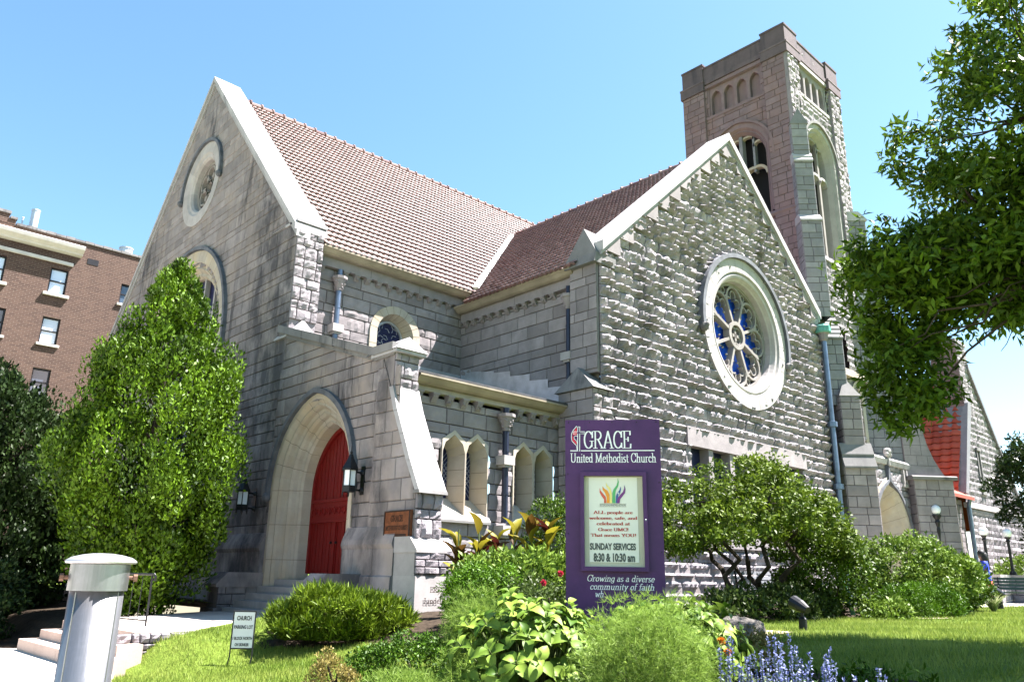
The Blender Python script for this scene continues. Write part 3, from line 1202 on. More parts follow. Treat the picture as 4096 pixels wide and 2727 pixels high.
# aisle roof, flashings
w = MB()
w.loft([[(x, 14.82, 4.66), (x, 14.82, 4.72), (x, 20.5, 6.35)] for x in (10.5, 16.8)], False)
w.build('aisle_roof', M['dark_lead'], church)
w = MB()
w.box(10.9, 16.79, 20.44, 20.47, 6.2, 6.62)
steps = [(20.4, 19.9, 6.75), (19.9, 19.35, 6.6), (19.35, 18.7, 6.5), (18.7, 17.9, 6.35), (17.9, 17.0, 6.1), (17.0, 16.2, 5.8), (16.2, 15.2, 5.45)]
for k, (ya, yb, zt) in enumerate(steps):
    q = MB()
    zb = lambda y: 4.72 + (y - 14.82) * .287
    o = .02 + .006 * k
    w.prism(lambda u, z, d: (16.8 - o + d, u, z), [(ya, zb(ya)), (yb, zb(yb)), (yb, zt - .02), (ya, zt + .06)], -.006, 0, .3 + .1 * k)
w.build('step_flashing', M['lead'], church)


# ------------------------------------------------------------------ downspouts shaped as slim columns
def downspout(F, u, ztop, zcap, zcol, zbot, d=.17, r=.085, mat='pipe', head=None, hmat='trim', capital=True, collars=()):
    b = MB()
    b.tube([F(u, ztop, d), F(u, zbot, d)], r, 14)
    for z in (zcap - .9, zcap - 2.0):
        if z > zbot:
            b.tube([F(u, z, d), F(u, z + .06, d)], r * 1.12, 14)
    o = b.build('downspout', M[mat], church, smooth=False)
    if capital:
        b = MB()
        c = F(u, zcap, d)
        b.lathe(c, [(.10, -.34), (.115, -.31), (.10, -.28), (.13, -.2), (.19, -.04), (.205, .0)], 14, .5)
        r_ = random.Random(int(u * 10))
        for k in range(22):
            a = r_.uniform(0, 2 * PI)
            zz = r_.uniform(-.25, -.04)
            rr = .11 + .09 * (zz + .3) / .3
            b.ball((c[0] + rr * math.cos(a), c[1] + rr * math.sin(a), c[2] + zz), .032, 6, 4, r_.uniform(.2, .9))
        b.lathe(c, [(.21, .0), (.25, .03), (.25, .11), (.2, .115)], 8, .6)
        b.build('capital', M['ashlar_clean'], o)
    for z in collars:
        b = MB()
        b.fbox(F, u - .19, u + .19, z, z + .24, -.02, d + .17, .8)
        b.fbox(F, u - .12, u + .12, z - .06, z, -.02, d + .12, .6)
        b.build('collar', M['trim'], o)
    return o


downspout(FN, 11.72, 9.05, 8.70, 7, 6.0, collars=(7.02,), mat='pipe')
downspout(FT, 15.22, 8.5, 8.10, 6, 5.3, collars=(6.15,), mat='pipe_dark')
downspout(FL, 14.02, 4.3, 4.02, 3, 1.3, d=.2, collars=(2.78, 1.0), mat='pipe_dark')

# downspout with green copper head at the far end of the transept front
b = MB()
FP = FY(13.92)
b.tube([FP(30.5, 9.5, .18), FP(30.5, -.6, .18)], .11, 14)
ds2 = b.build('downspout', M['pipe'], church, label='tall blue grey downspout with green copper head')
b = MB()
c = FP(30.5, 9.95, .18)
b.lathe(c, [(.12, -.5), (.17, -.42), (.2, -.2), (.26, -.16)], 10, .5)
b.build('capital', M['ashlar_clean'], ds2)
b = MB()
b.lathe(c, [(.26, -.16), (.33, -.12), (.33, .12), (.28, .16), (.28, .2)], 10)
b.build('rain_head', M['copper'], ds2)
for z in (6.0, 3.55, 1.5):
    b = MB()
    c = FP(30.5, z, .18)
    b.lathe(c, [(.13, -.12), (.2, -.1), (.2, .1), (.13, .12)], 10)
    b.build('collar', M['pipe'], ds2)

# ------------------------------------------------------------------ tower
TX0, TX1, TY0, TY1 = 30.95, 36.2, 14.4, 19.9
TC = (TY0 + TY1) / 2
TU = (TX0 + TX1) / 2
FW, FS = FX(TX0), FY(TY0)
hw_w = in_arch(TC, 1.55, 16.2, 19.35, 1.75)
hw_s = in_arch(TU, 1.45, 14.2, 19.35, 1.65)


def hWest(u, z):
    return hw_w(u, z) or (TC - 1.5 < u < TC + 1.5 and 22.35 < z < 24.0)


def hSouth(u, z):
    return hw_s(u, z) or (TU - 1.45 < u < TU + 1.45 and 22.35 < z < 24.0) or in_arch(TU - .2, .8, 8.6, 10.2, .8)(u, z)


w = MB()
ashlar(w, FW, TY0, TY1, 4.5, 24.9, [.42, .27, .36, .30], (.5, 1.1), .03, .22, hWest, seed=41)
w.build('tower_wall', M['pink'], church, label='pinkish west wall of the tower')
w = MB()
ashlar(w, FS, TX0, TX1, 4.5, 24.9, [.40, .26, .34, .30], (.4, .9), .11, .14, hSouth, seed=42)
w.build('tower_wall', M['rock'], church, label='rock-faced south wall of the tower')
w = MB()
w.face([(TX1, TY0, 4), (TX1, TY1, 4), (TX1, TY1, 24.9), (TX1, TY0, 24.9)])
w.face([(TX0, TY1, 4), (TX1, TY1, 4), (TX1, TY1, 24.9), (TX0, TY1, 24.9)])
w.face([(TX0, TY0, 24.4), (TX1, TY0, 24.4), (TX1, TY1, 24.4), (TX0, TY1, 24.4)])
w.build('tower_wall', M['pink'], church)
# corner piers of the parapet, band and parapet
w = MB()
for (x, y) in ((TX0, TY0), (TX0, TY1), (TX1, TY0), (TX1, TY1)):
    sx, sy = (-1 if x == TX0 else 1), (-1 if y == TY0 else 1)
    a, b = sorted((x + sx * .13, x - sx * 1.1))
    c, d = sorted((y + sy * .13, y - sy * 1.1))
    w.box(a, b, c, d, 24.4, 25.42, .3)
    w.box(a - .03, b + .03, c - .03, d + .03, 25.42, 25.52, .15)
    a, b = sorted((x + sx * .22, x - sx * 1.15))
    c, d = sorted((y + sy * .22, y - sy * 1.15))
    w.box(a, b, c, d, 23.9, 24.38, .35)
    w.box(a - .02, b + .02, c - .02, d + .02, 24.38, 24.47, .9)
w.box(TX0 - .06, TX1 + .06, TY0 - .06, TY0 + .45, 24.5, 25.2, .3)
w.box(TX0 - .06, TX0 + .45, TY0 - .06, TY1 + .06, 24.5, 25.2, .3)
w.box(TX0 - .09, TX1 + .09, TY0 - .09, TY0 + .5, 25.2, 25.3, .2)
w.box(TX0 - .09, TX0 + .5, TY0 - .085, TY1 + .09, 25.203, 25.303, .2)
w.box(TX0 - .1, TX1 + .1, TY0 - .1, TY1 + .1, 24.25, 24.48, .5)
w.build('parapet', M['parapet'], church)
# corner pilaster strips
for F, e0, e1, sd in ((FW, TY0, TY1, 1),):
    for a, b in ((e0 + .0, e0 + 1.12), (e1 - 1.12, e1 + .14)):
        w = MB()
        ashlar(w, FX(TX0 - .13), a, b, 11.5, 23.9, [.42, .27, .36], (.4, .7), .02, .25, seed=43 + int(a))
        for uu in (a, b):
            w.face([(TX0 - .13, uu, 11.5), (TX0 + .05, uu, 11.5), (TX0 + .05, uu, 23.9), (TX0 - .13, uu, 23.9)], .4)
        w.build('corner_pilaster', M['pink'], church)
for a, b in ((TX0 - .13, TX0 + .95), (TX1 - 1.0, TX1 + .13)):
    w = MB()
    ashlar(w, FY(TY0 - .13), a, b, 12.0, 23.9, [.40, .26, .34], (.35, .6), .1, .14, seed=45 + int(a))
    for uu in (a, b):
        w.face([(uu, TY0 - .15, 12), (uu, TY0 + .05, 12), (uu, TY0 + .05, 23.9), (uu, TY0 - .15, 23.9)], .4)
    w.build('corner_pilaster', M['rock'], church)

# blind arcades below the parapet
for F, c, hwid, mt, gm in ((FW, TC, 1.55, 'pink', 'pink'), (FS, TU, 1.5, 'trim', 'ashlar_clean')):
    w = MB()
    w.fbox(F, c - hwid, c + hwid, 22.3, 24.05, -.36, -.30, .75)
    w.fbox(F, c - hwid - .08, c + hwid + .08, 22.2, 22.36, -.4, .06, .35)
    w.fbox(F, c - hwid - .08, c + hwid + .08, 24.0, 24.18, -.4, .08, .3)
    for s in (-1, 1):
        w.fbox(F, c + s * (hwid - .06) - .07, c + s * (hwid - .06) + .07, 22.36, 24.0, -.32, -.02, .4)
    ba = w.build('blind_arcade', M[mt], church)
    bw = 2 * (hwid - .12) / 4
    for k in range(4):
        uc = c - hwid + .12 + bw * (k + .5)
        w = MB()
        o1 = arch(uc, bw / 2, 22.36, 23.35, .5, 8)
        o2 = arch(uc, bw / 2 - .09, 22.36, 23.35, .42, 8)
        w.loft([[F(u, z, d) for u, z in o] for o, d in ((o2, -.3), (o2, -.08), (o1, -.06))], False, t=.6)
        top = [(uc - bw / 2, 23.35)] + [p for p in o1 if p[1] >= 23.349] + [(uc + bw / 2, 23.35)]
        for i in range(len(top) - 1):
            a, b = top[i], top[i + 1]
            w.face([F(a[0], a[1], -.06), F(b[0], b[1], -.06), F(b[0], 24.0, -.06), F(a[0], 24.0, -.06)], .55)
        w.build('blind_arch', M[gm], ba)

# belfry windows
for F, c, hwid, z0, zs, mt, label in ((FW, TC, 1.5, 16.2, 19.35, 'pink', 'west belfry opening'), (FS, TU, 1.4, 14.2, 19.35, 'trim', 'south belfry opening')):
    w = MB()
    O = lambda i: arch(c, hwid - i, z0, zs, hwid * 1.1 - i, 14)
    frame_loft(w, F, [(O(-.28), 0), (O(-.28), .06), (O(-.02), .06), (O(.08), -.08), (O(.14), -.06), (O(.26), -.30), (O(.28), -.7)], seed=4, tone=(.3, .9))
    bw_ = w.build('belfry_window', M[mt], church)
    w = MB()
    w.face([F(u, z, -.75) for u, z in arch(c, hwid, z0 - .2, zs, hwid * 1.1, 14)])
    w.build('dark_opening', M['black'], bw_)
    w = MB()
    n = 4 if F is FW else 3
    iw = hwid - .25
    tm = M['cool'] if F is FW else M['tracery']
    for k in range(1, n):
        x = c - iw + 2 * iw * k / n
        top = zs + (iw * 1.1) * math.sqrt(max(0, 1 - ((x - c) / iw) ** 2)) - .03
        main = (k == n // 2) if n == 4 else True
        lowz = z0 if main else zs - .75
        w.fbox(F, x - (.085 if main else .055), x + (.085 if main else .055), lowz, top, -.55 if F is FW else -.42, (-.22 if main else -.3) if F is FW else -.30, .8)
    lights = [(c - iw / 2, iw / 2), (c + iw / 2, iw / 2)] if n == 4 else [(c + (k - 1) * 2 * iw / 3, iw / 3) for k in range(3)]
    tr = w.build('tracery', tm, bw_)
    w = MB()
    for x, h in lights:
        sweep_rect(w, F, [(u, z) for u, z in arch(x, h, zs - 1.05, zs - 1.0, h * .75, 8)][1:-1], .13, -.54, -.26, False, .7)
    for k in range(n):
        x = c - iw + 2 * iw * (k + .5) / n
        hh = zs + (iw * 1.1) * math.sqrt(max(0, 1 - ((x - c) / iw) ** 2)) - iw / n * .8
        sweep_rect(w, F, [(u, z) for u, z in arch(x, iw / n, hh - .1, hh - .05, iw / n * .7, 6)][1:-1], .09, -.5, -.3, False, .6)
    w.build('arch_head', M['portal'] if F is FW else M['trim'], bw_)
    w = MB()
    sweep_rect(w, F, arch(c, hwid + .33, zs - .4, zs, hwid * 1.1 + .33, 14), .12, 0, .16)
    w.build('hood_mould', M['pink'] if F is FW else M['trim_dark'], bw_)
    w = MB()
    w.prism(lambda u, z, d: F(d, z, u), [(-.4, z0 + .1), (.1, z0 - .12), (.12, z0 - .25), (-.4, z0 - .25)], c - hwid - .3, c + hwid + .3, .8)
    w.build('sloping_sill', M['coping'] if F is FS else M['pink'], bw_)
# string course round the tower
w = MB()
for F, a, b in ((FW, TY0 - .16, TY1 + .1),):
    w.loft([[F(u, z, d) for z, d in ((16.15, -.05), (16.08, .16), (15.95, .2), (15.85, .14), (15.8, -.05))] for u in (a, b)], False, True, True, .2)
w.build('string_course', M['pink'], church)


# diagonal buttresses
def diag(cx, cy, sx, sy):
    """frame of a buttress set diagonally on a corner: u across, z up, d outwards"""
    n = Vector((sx, sy, 0)).normalized()
    t = Vector((-n.y, n.x, 0))
    if t.x < 0:
        t = -t
    return lambda u, z, d: (cx + t.x * u + n.x * d, cy + t.y * u + n.y * d, z)


def block_stage(F, hw, z0, z1, d, seed, mat, nm='buttress', rough=.02, par=None, back=-.8):
    b = MB()
    ashlar(b, lambda u, z, q: F(u, z, d + q), -hw, hw, z0, z1, [.40, .27, .42], (.5, .9), rough, .25, seed=seed)
    for s in (-1, 1):
        G = lambda u, z, q: F(s * (hw + q), z, u)
        ashlar(b, G, back, d, z0, z1, [.40, .27, .42], (.4, .8), rough, .3, seed=seed + s)
    return b.build(nm, mat, par or church)


def weather(F, hw, z0, z1, dlo, dhi, n, mat, par, over=.06):
    b = MB()
    for k in range(n):
        a, c = k / n, (k + 1) / n
        za, zb = z0 + (z1 - z0) * a, z0 + (z1 - z0) * c
        da, db = dlo + (dhi - dlo) * a, dlo + (dhi - dlo) * c
        b.loft([[F(u, z, d) for z, d in ((za - .03, -.6), (za - .03, da + over), (za + .04, da + over), (zb + .01, db + over * .6), (zb + .01, -.6))] for u in (-hw - .03, hw + .03)], False, True, True, .4 + .12 * (k % 4))
    return b.build('weathering', mat, par)


FDG = diag(31.2, 14.35, -1, -1)
FDM = diag(31.78, 14.3, -1, -1)
FDL = diag(31.9, 13.85, -1, -1)
st = block_stage(FDG, .36, 18.2, 20.0, .42, 61, M['cool'])
b = MB()
b.prism(lambda u, z, d: FDG(u, z, d), [(-.42, 19.95), (.42, 19.95), (0, 20.75)], -.6, .46, .4)
b.build('gablet', M['cool'], st)
st = block_stage(FDG, .40, 15.2, 18.0, .52, 63, M['cool'])
weather(FDG, .40, 18.0, 18.45, .52, .36, 2, M['coping'], st)
st = block_stage(FDG, .44, 10.6, 15.0, .75, 65, M['cool'])
weather(FDG, .44, 15.0, 15.35, .75, .5, 1, M['coping'], st)
st = block_stage(FDM, .46, 6.9, 9.75, .78, 66, M['cool'])
weather(FDM, .46, 9.75, 11.1, .80, .0, 6, M['trim_dark'], st)
st = block_stage(FDL, .40, 5.2, 7.2, .82, 67, M['ashlar_clean'])
b = MB()
b.lathe(FDL(0, 7.2, .42), [(.56, 0), (.6, .05), (.56, .1), (.03, .85)], 4, .5)
b.build('pinnacle', M['trim_dark'], st)
st = block_stage(FDL, .60, -1.0, 4.3, 1.06, 68, M['ashlar_clean'], rough=.025)
weather(FDL, .60, 4.3, 5.3, 1.1, .75, 2, M['trim_dark'], st, .1)

FDE = diag(TX1 + .05, TY0 - .05, 1, -1)
for z0, z1, hw, d, sd in ((13.0, 16.8, .5, .45, 71), (4.0, 12.7, .6, .8, 72)):
    st = block_stage(FDE, hw, z0, z1, d, sd, M['cool'])
    b = MB()
    b.loft([[FDE(u, z1 + zz, dd) for zz, dd in ((-.03, -.5), (-.03, d + .08), (.05, d + .08), (.45, d - .3), (.45, -.5))] for u in (-hw - .06, hw + .06)], False, True, True, .9)
    b.build('weathering', M['coping'], st)

# ------------------------------------------------------------------ entrance at the foot of the tower
FE = FY(13.35)
EC, EHW = 34.15, 1.6
w = MB()
ehole = in_arch(EC, EHW + .05, -1.0, 1.7, 2.35)
ashlar(w, FE, 31.6, 37.2, -1.0, 4.85, [.40, .26, .34], (.4, .85), .09, .13, ehole, seed=51)
w.build('entrance_wall', M['rock'], church)
w = MB()
O = lambda i: jamb_fill(arch(EC, EHW - i, -1.0, 1.7, 2.4 - i * .8, 9))
pf = [(-.22, 0), (-.22, .13), (-.04, .13), (.04, .05), (.16, -.1), (.2, -.08), (.34, -.3), (.38, -.28), (.52, -.5), (.56, -.48), (.70, -.72), (.72, -1.2)]
frame_loft(w, FE, [(O(i), d) for i, d in pf], seed=7)
for (i0, e0), (i1, e1) in zip(pf[2:-1], pf[3:]):
    joints(w, FE, O(i0), O(i1), e0, e1, 2, .006, 0, 1)
pt = w.build('entrance_surround', M['portal'], church)
w = MB()
w.face([FE(u, z, -1.2) for u, z in arch(EC, .9, -1, 1.7, 1.9, 9)])
w.build('door', M['red_door'], pt)
w = MB()
og = arch(EC, EHW + .25, .3, 1.7, 2.35, 10)
half = [p for p in og if p[0] <= EC - .12]
half += [(EC - .1, half[-1][1] + .12), (EC - .035, half[-1][1] + .42), (EC, half[-1][1] + .75)]
full = half + [(2 * EC - u, z) for u, z in half[-2::-1]]
sweep_rect(w, FE, full, .12, 0, .2)
w.build('ogee_hood', M['hood'], pt)
w = MB()
w.ball(FE(EC, 5.28, .2), .17, 8, 6)
w.ball(FE(EC - .13, 5.15, .22), .11, 7, 5)
w.ball(FE(EC + .13, 5.15, .22), .11, 7, 5)
w.tube([FE(EC, 4.7, .2), FE(EC, 5.3, .2)], .06, 8)
w.build('finial', M['trim'], pt)
w = MB()
w.loft([[FE(u, z, d) for z, d in ((4.7, -.1), (4.75, .14), (4.95, .2), (5.05, .12), (5.25, -.6))] for u in (31.7, 37.2)], False, True, True, .8)
for k in range(4):
    u = 35.9 + k * .34
    w.fbox(FE, u - .05, u + .05, 4.05, 4.75, 0, .12, .7)
w.fbox(FE, 35.75, 37.0, 3.95, 4.08, 0, .14, .7)
w.fbox(FE, 32.4, 32.6, 3.9, 4.75, 0, .12, .7)
w.build('entrance_cornice', M['trim'], church)
# two blind windows above the entrance
w = MB()
for c in (33.3, 34.6):
    o0, o1 = arch(c, .62, 5.3, 7.8, .8, 8), arch(c, .42, 5.45, 7.8, .58, 8)
    w.loft([[FS(u, z, d) for u, z in o] for o, d in ((o0, .0), (o0, .13), (o1, .1), (o1, -.25))], False, t=.7)
    w.face([FS(u, z, -.0) for u, z in o1], .8)
w.fbox(FS, 32.5, 35.6, 8.65, 8.95, -.05, .25, .8)
w.build('blind_window', M['portal'], church)
# right-hand angle buttress of the entrance
FR = diag(37.35, 13.1, -1, -1.3)
st = block_stage(FR, .9, -1.0, 4.35, .9, 81, M['ashlar_clean'], rough=.02, back=-2.5)
w = MB()
sh = [(-.9, 4.4), (.95, 4.4), (.72, 4.75), (.45, 5.25), (.22, 5.9), (.05, 6.8), (.0, 8.2), (-.9, 8.2)]
w.prism(FR, sh, -1.6, .45, .55)
for z in (4.95, 5.4, 5.85, 6.3, 6.75, 7.3):
    xr = np.interp(z, [p[1] for p in sh[1:7]], [p[0] for p in sh[1:7]])
    w.fbox(FR, -.89, xr - .02, z, z + .015, .4, .455, 0)
    for k in range(3):
        u = -.6 + k * .5 + (.25 if int(z * 10) % 2 else 0)
        if u < xr - .1:
            w.fbox(FR, u, u + .015, z, z + .44, .4, .454, 0)
w.build('curved_shoulder', M['ashlar_clean'], st)
w = MB()
w.loft([[FR(u, z, d) for z, d in ((4.28, -1), (4.28, 1.06), (4.4, 1.08), (4.46, .98), (4.46, -1))] for u in (-1.03, 1.03)], False, True, True, .2)
w.build('drip_course', M['trim_dark'], st)

# ------------------------------------------------------------------ the wing at the far right
wing = thing('stone_hall', 'rock-faced stone hall with red tiled roof and tall chimney, beyond the tower', 'building', (46, 16, -.8))
FH = FY(13.0)
w = MB()
wins = [(45.35, .22), (48.6, .24)]
hH = lambda u, z: any(abs(u - c) < hh and 4.5 < z < 6.6 for c, hh in wins)
ashlar(w, FH, 42.6, 54, -.9, 11.4, [.40, .26, .34, .3], (.4, .9), .11, .15, hH, [(1.17, 1.0, 8.67 + 1.17 * 47.5), (-1.9, 1.0, 4.5 - 1.9 * 42.6)], seed=91)
w.build('gable_wall', M['rock'], wing)
w = MB()
w.fbox(FH, 42.55, 54, 3.55, 3.8, -.1, .16, .8)
w.build('string_course', M['trim'], wing)
for c, hh in wins:
    w = MB()
    w.fbox(FH, c - hh - .05, c - hh + .05, 4.45, 6.65, -.3, .1, .7)
    w.fbox(FH, c + hh - .05, c + hh + .05, 4.45, 6.65, -.3, .1, .7)
    w.fbox(FH, c - hh - .1, c + hh + .1, 6.6, 6.75, -.3, .14, .7)
    w.fbox(FH, c - hh - .1, c + hh + .1, 4.35, 4.5, -.3, .14, .7)
    o = w.build('slit_window', M['trim_dark'], wing)
    w = MB()
    w.fbox(FH, c - hh, c + hh, 4.5, 6.6, -.34, -.30)
    w.build('glass', M['dark_glass'], o)
w = MB()
w.prism(FH, [(42.2, 4.2), (42.6, 4.2), (44.9, 8.7), (44.9, 9.35), (44.5, 9.0)], -1.2, .2, .5)
w.build('coping', M['cool'], wing)
w = MB()
w.prism(FH, [(45.6, 11.0), (52.5, 2.9), (52.5, 3.2), (45.6, 11.3)], -.6, .16, .2)
w.build('coping', M['cool'], wing)
w = MB()
ashlar(w, FH, 44.45, 46.0, 8.5, 12.3, [.36, .26], (.4, .8), .08, .2, seed=93)
w.box(44.47, 46.0, 13.02, 14.3, 8, 12.3, .5)
w.box(44.4, 46.07, 12.93, 14.35, 12.3, 12.5, .5)
ch = w.build('chimney', M['rock'], wing)
w = MB()
ashlar(w, FX(44.44), 12.95, 14.3, 8.0, 12.3, [.36, .26], (.4, .8), .02, .3, seed=94)
w.build('chimney_side', M['pink'], ch)
hx, hz = 3.3, 6.2
hl_ = math.hypot(hx, hz)
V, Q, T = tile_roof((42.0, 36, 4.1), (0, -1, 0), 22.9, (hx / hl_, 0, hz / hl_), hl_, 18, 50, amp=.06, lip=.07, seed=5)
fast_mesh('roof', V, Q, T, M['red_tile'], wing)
w = MB()
w.face([(45.5, 13.7, 10.5), (45.5, 34, 10.5), (53, 34, 3), (53, 13.7, 3)])
w.build('roof', M['red_tile'], wing)
w = MB()
FHW = FX(42.1)
ashlar(w, FHW, 13.2, 24, -.9, 4.1, [.4, .27], (.5, 1), .02, .3, seed=95)
ashlar(w, FY(13.2), 39.6, 42.6, -.9, 3.9, [.4, .27], (.5, 1), .04, .25, in_arch(40.9, .75, -1, 1.7, 1.5), seed=96)
w.build('low_wall', M['ashlar_clean'], wing)
w = MB()
frame_loft(w, FY(13.2), [(arch(40.9, .9, -1, 1.7, 1.65, 8), .05), (arch(40.9, .7, -1, 1.7, 1.45, 8), .05), (arch(40.9, .5, -1, 1.7, 1.2, 8), -.4)])
o = w.build('arched_opening', M['portal'], wing)
w = MB()
w.face([FY(13.2)(u, z, -.4) for u, z in arch(40.9, .52, -1, 1.7, 1.22, 8)])
w.build('dark_doorway', M['black'], o)
w = MB()
w.loft([[(x, 12.6, 3.85), (x, 12.6, 4.0), (x, 14.5, 5.0)] for x in (39.0, 42.6)], False)
w.build('porch_roof', M['red_tile'], wing)
w = MB()
w.tube([(42.25, 12.7, 3.95), (42.3, 12.8, 3.6), (42.32, 12.85, -.8)], .09, 10)
w.build('downspout', M['pipe'], wing)

# ------------------------------------------------------------------ brick apartment block
def brick_mat():
    s = NT('brown_brick')
    g = s.n('NewGeometry')
    sp = s.n('SeparateXYZ')
    s.l(g.outputs['Position'], sp.inputs[0])
    cb = s.n('CombineXYZ')
    s.l(s.math('ADD', sp.outputs[0], sp.outputs[1]), cb.inputs[0])
    s.l(sp.outputs[2], cb.inputs[1])
    b = s.n('TexBrick')
    s.l(cb.outputs[0], b.inputs['Vector'])
    b.inputs['Scale'].default_value = 1.0
    b.inputs['Brick Width'].default_value = .30
    b.inputs['Row Height'].default_value = .105
    b.inputs['Mortar Size'].default_value = .012
    b.inputs['Bias'].default_value = .0
    b.inputs['Color1'].default_value = (.090, .054, .040, 1)
    b.inputs['Color2'].default_value = (.050, .029, .023, 1)
    b.inputs['Mortar'].default_value = (.15, .115, .092, 1)
    n = s.noise(.5, 4, .6, s.pos())
    c = s.mix(s.ramp(n, [(.3, 0.0), (.75, .35)]), b.outputs['Color'], (.08, .05, .04))
    s.bump(b.outputs['Fac'], -.4, .01)
    return s.fin(c, .85, 0, .2)


M['brick'] = brick_mat()
M['limestone'] = flat('limestone_trim', (.50, .48, .44), .75, var=.12, scale=2)
M['galv'] = flat('galvanised_pipe', (.50, .53, .56), .4, .5, var=.1)
apt = thing('brick_building', 'brown brick apartment block with pale stone sills, behind the conical tree', 'building', (0, 52, -1))
FK = FY(48.0)
bw_list = [(6.75, 14.8, 16.3, .9), (9.82, 14.8, 16.32, .9), (7.2, 11.9, 13.4, .9), (9.87, 11.9, 13.43, .9), (13.6, 15.12, 16.35, .95), (9.87, 9.0, 10.5, .9), (7.2, 9.0, 10.5, .9), (3.9, 14.8, 16.3, .9), (3.9, 11.9, 13.4, .9), (13.6, 12.2, 13.4, .95), (13.6, 9.2, 10.4, .95), (3.9, 9, 10.5, .9)]
w = MB()
xs = sorted(set([-9.0, 26.0] + [round(c + s * ww / 2, 3) for c, _, _, ww in bw_list for s in (-1, 1)]))
zs_ = sorted(set([-1.5, 18.2] + [z for _, a, b, _ in bw_list for z in (a, b)]))
for x0, x1 in zip(xs[:-1], xs[1:]):
    for z0, z1 in zip(zs_[:-1], zs_[1:]):
        cx, cz = (x0 + x1) / 2, (z0 + z1) / 2
        if any(abs(cx - c) < ww / 2 and a < cz < b for c, a, b, ww in bw_list):
            continue
        w.face([FK(x0, z0, 0), FK(x1, z0, 0), FK(x1, z1, 0), FK(x0, z1, 0)])
for c, a, b, ww in bw_list:
    for u in (c - ww / 2, c + ww / 2):
        w.face([FK(u, a, 0), FK(u, a, -.3), FK(u, b, -.3), FK(u, b, 0)])
    w.face([FK(c - ww / 2, b, 0), FK(c + ww / 2, b, 0), FK(c + ww / 2, b, -.3), FK(c - ww / 2, b, -.3)])
w.box(-9, 26, 48.3, 70, -1.5, 18.1)
w.fbox(FK, -9, 6.9, 18.2, 18.75, -.3, .02)
w.fbox(FK, 6.9, 7.25, 18.2, 18.5, -.3, .02)
w.build('wall', M['brick'], apt)
w = MB()
w.fbox(FK, -9, 6.95, 18.75, 18.9, -.4, .1)
w.fbox(FK, 6.95, 7.3, 18.5, 18.62, -.4, .1)
for k in range(38):
    w.fbox(FK, 7.3 + k * .5, 7.78 + k * .5, 18.2, 18.32 + .03 * (k % 2), -.4, .08)
w.build('parapet_coping', M['trim_dark'], apt)
w = MB()
w.loft([[FK(u, z, d) for z, d in ((17.25, 0), (17.3, .3), (17.38, .34), (17.55, .62), (17.72, .66), (17.78, .6), (17.8, 0))] for u in (-9, 10.75)], False, True, True)
w.fbox(FK, -9, 10.4, 16.6, 16.78, 0, .14)
w.build('cornice', M['limestone'], apt)
for i, (c, a, b, ww) in enumerate(bw_list):
    w = MB()
    h = ww / 2
    for x0, x1, z0, z1 in ((c - h, c - h + .08, a, b), (c + h - .08, c + h, a, b), (c - h + .08, c + h - .08, b - .09, b), (c - h + .08, c + h - .08, a, a + .08), (c - h + .08, c + h - .08, (a + b) / 2 - .035, (a + b) / 2 + .035)):
        w.fbox(FK, x0, x1, z0, z1, -.22, -.12)
    o = w.build('window', M['black_iron'], apt)
    w = MB()
    w.fbox(FK, c - h + .08, c + h - .08, a + .08, b - .09, -.2, -.18)
    w.build('pane', M['pane_bright'] if i in (0, 1, 3, 7) else M['pane'], o)
    w = MB()
    if i in (0, 1, 7):
        w.fbox(FK, c - h - (.2 if i else 3), c + h + .2, a - .15, a, -.25, .18)
    else:
        w.fbox(FK, c - h - .1, c + h + .13, a - .13, a, -.25, .12)
    w.build('sill', M['limestone'], o)
w = MB()
w.fbox(FK, 11.1, 11.7, 17.02, 17.36, -.0, .02)
w.build('vent', M['black_iron'], apt)
for x, y, z, r_, h in ((8.25, 49.0, 18.1, .22, 1.6), (7.75, 49.4, 18.1, .05, 1.1), (13.3, 48.9, 18.0, .38, .85)):
    w = MB()
    w.lathe((x, y, z), [(r_, 0), (r_, h), (r_ * 1.08, h), (r_ * 1.08, h + .08), (r_ * .9, h + .1)], 16)
    w.build('vent_pipe', M['galv'], apt)
w = MB()
w.box(7.3, 7.7, 49.0, 49.4, 18.1, 18.6)
w.build('roof_box', M['galv'], apt)

# ------------------------------------------------------------------ ground
def gz(x, y):
    """height of the terrain: level by the church, falling to the street corner"""
    t = min(1.0, max(0.0, (10.2 - x) / 5.8))
    t = t * t * (3 - 2 * t) * .4 + t * .6
    k = min(1.0, max(0.0, (y - 11.6) / 2.0)) * min(1.0, max(0.0, (9.5 - x) / 2.0)) * min(1.0, max(0.0, (x - 4.5) / .8))
    m = math.exp(-((x - 5.6) ** 2 / 3.5 + (y - 4.3) ** 2 / 5.0))
    return -.70 - .80 * t + .40 * k * k * (3 - 2 * k) + .26 * m


BEDS = [[(2.6, 3.2), (6.5, 1.3), (8.4, 2.4), (8.2, 5.2), (7.2, 6.6), (6.0, 7.3), (4.6, 7.0), (3.4, 7.6), (2.7, 5.5)],
        [(7.9, 10.3), (9.0, 9.2), (12.6, 9.7), (16.5, 7.6), (20.5, 6.6), (24.5, 7.6), (27, 9.5), (27, 13.8), (10, 13.8), (8.9, 12.8), (7.4, 13.1), (6.5, 13.0), (6.4, 12.3), (7.4, 11.5)],
        [(-6, 17.8), (4.5, 18.0), (9.9, 20.8), (9.9, 36), (-6, 36)]]
TERR = [(5.0, 13.65), (10.1, 13.9), (10.1, 21.0), (5.6, 18.0), (5.0, 17.6)]
WALK = [(-30, 60), (-30, -3), (1.0, -3), (1.4, 4.2), (2.75, 9.0), (4.3, 12.9), (4.45, 13.6), (4.45, 17.6), (3.6, 18.6), (3.4, 60)]


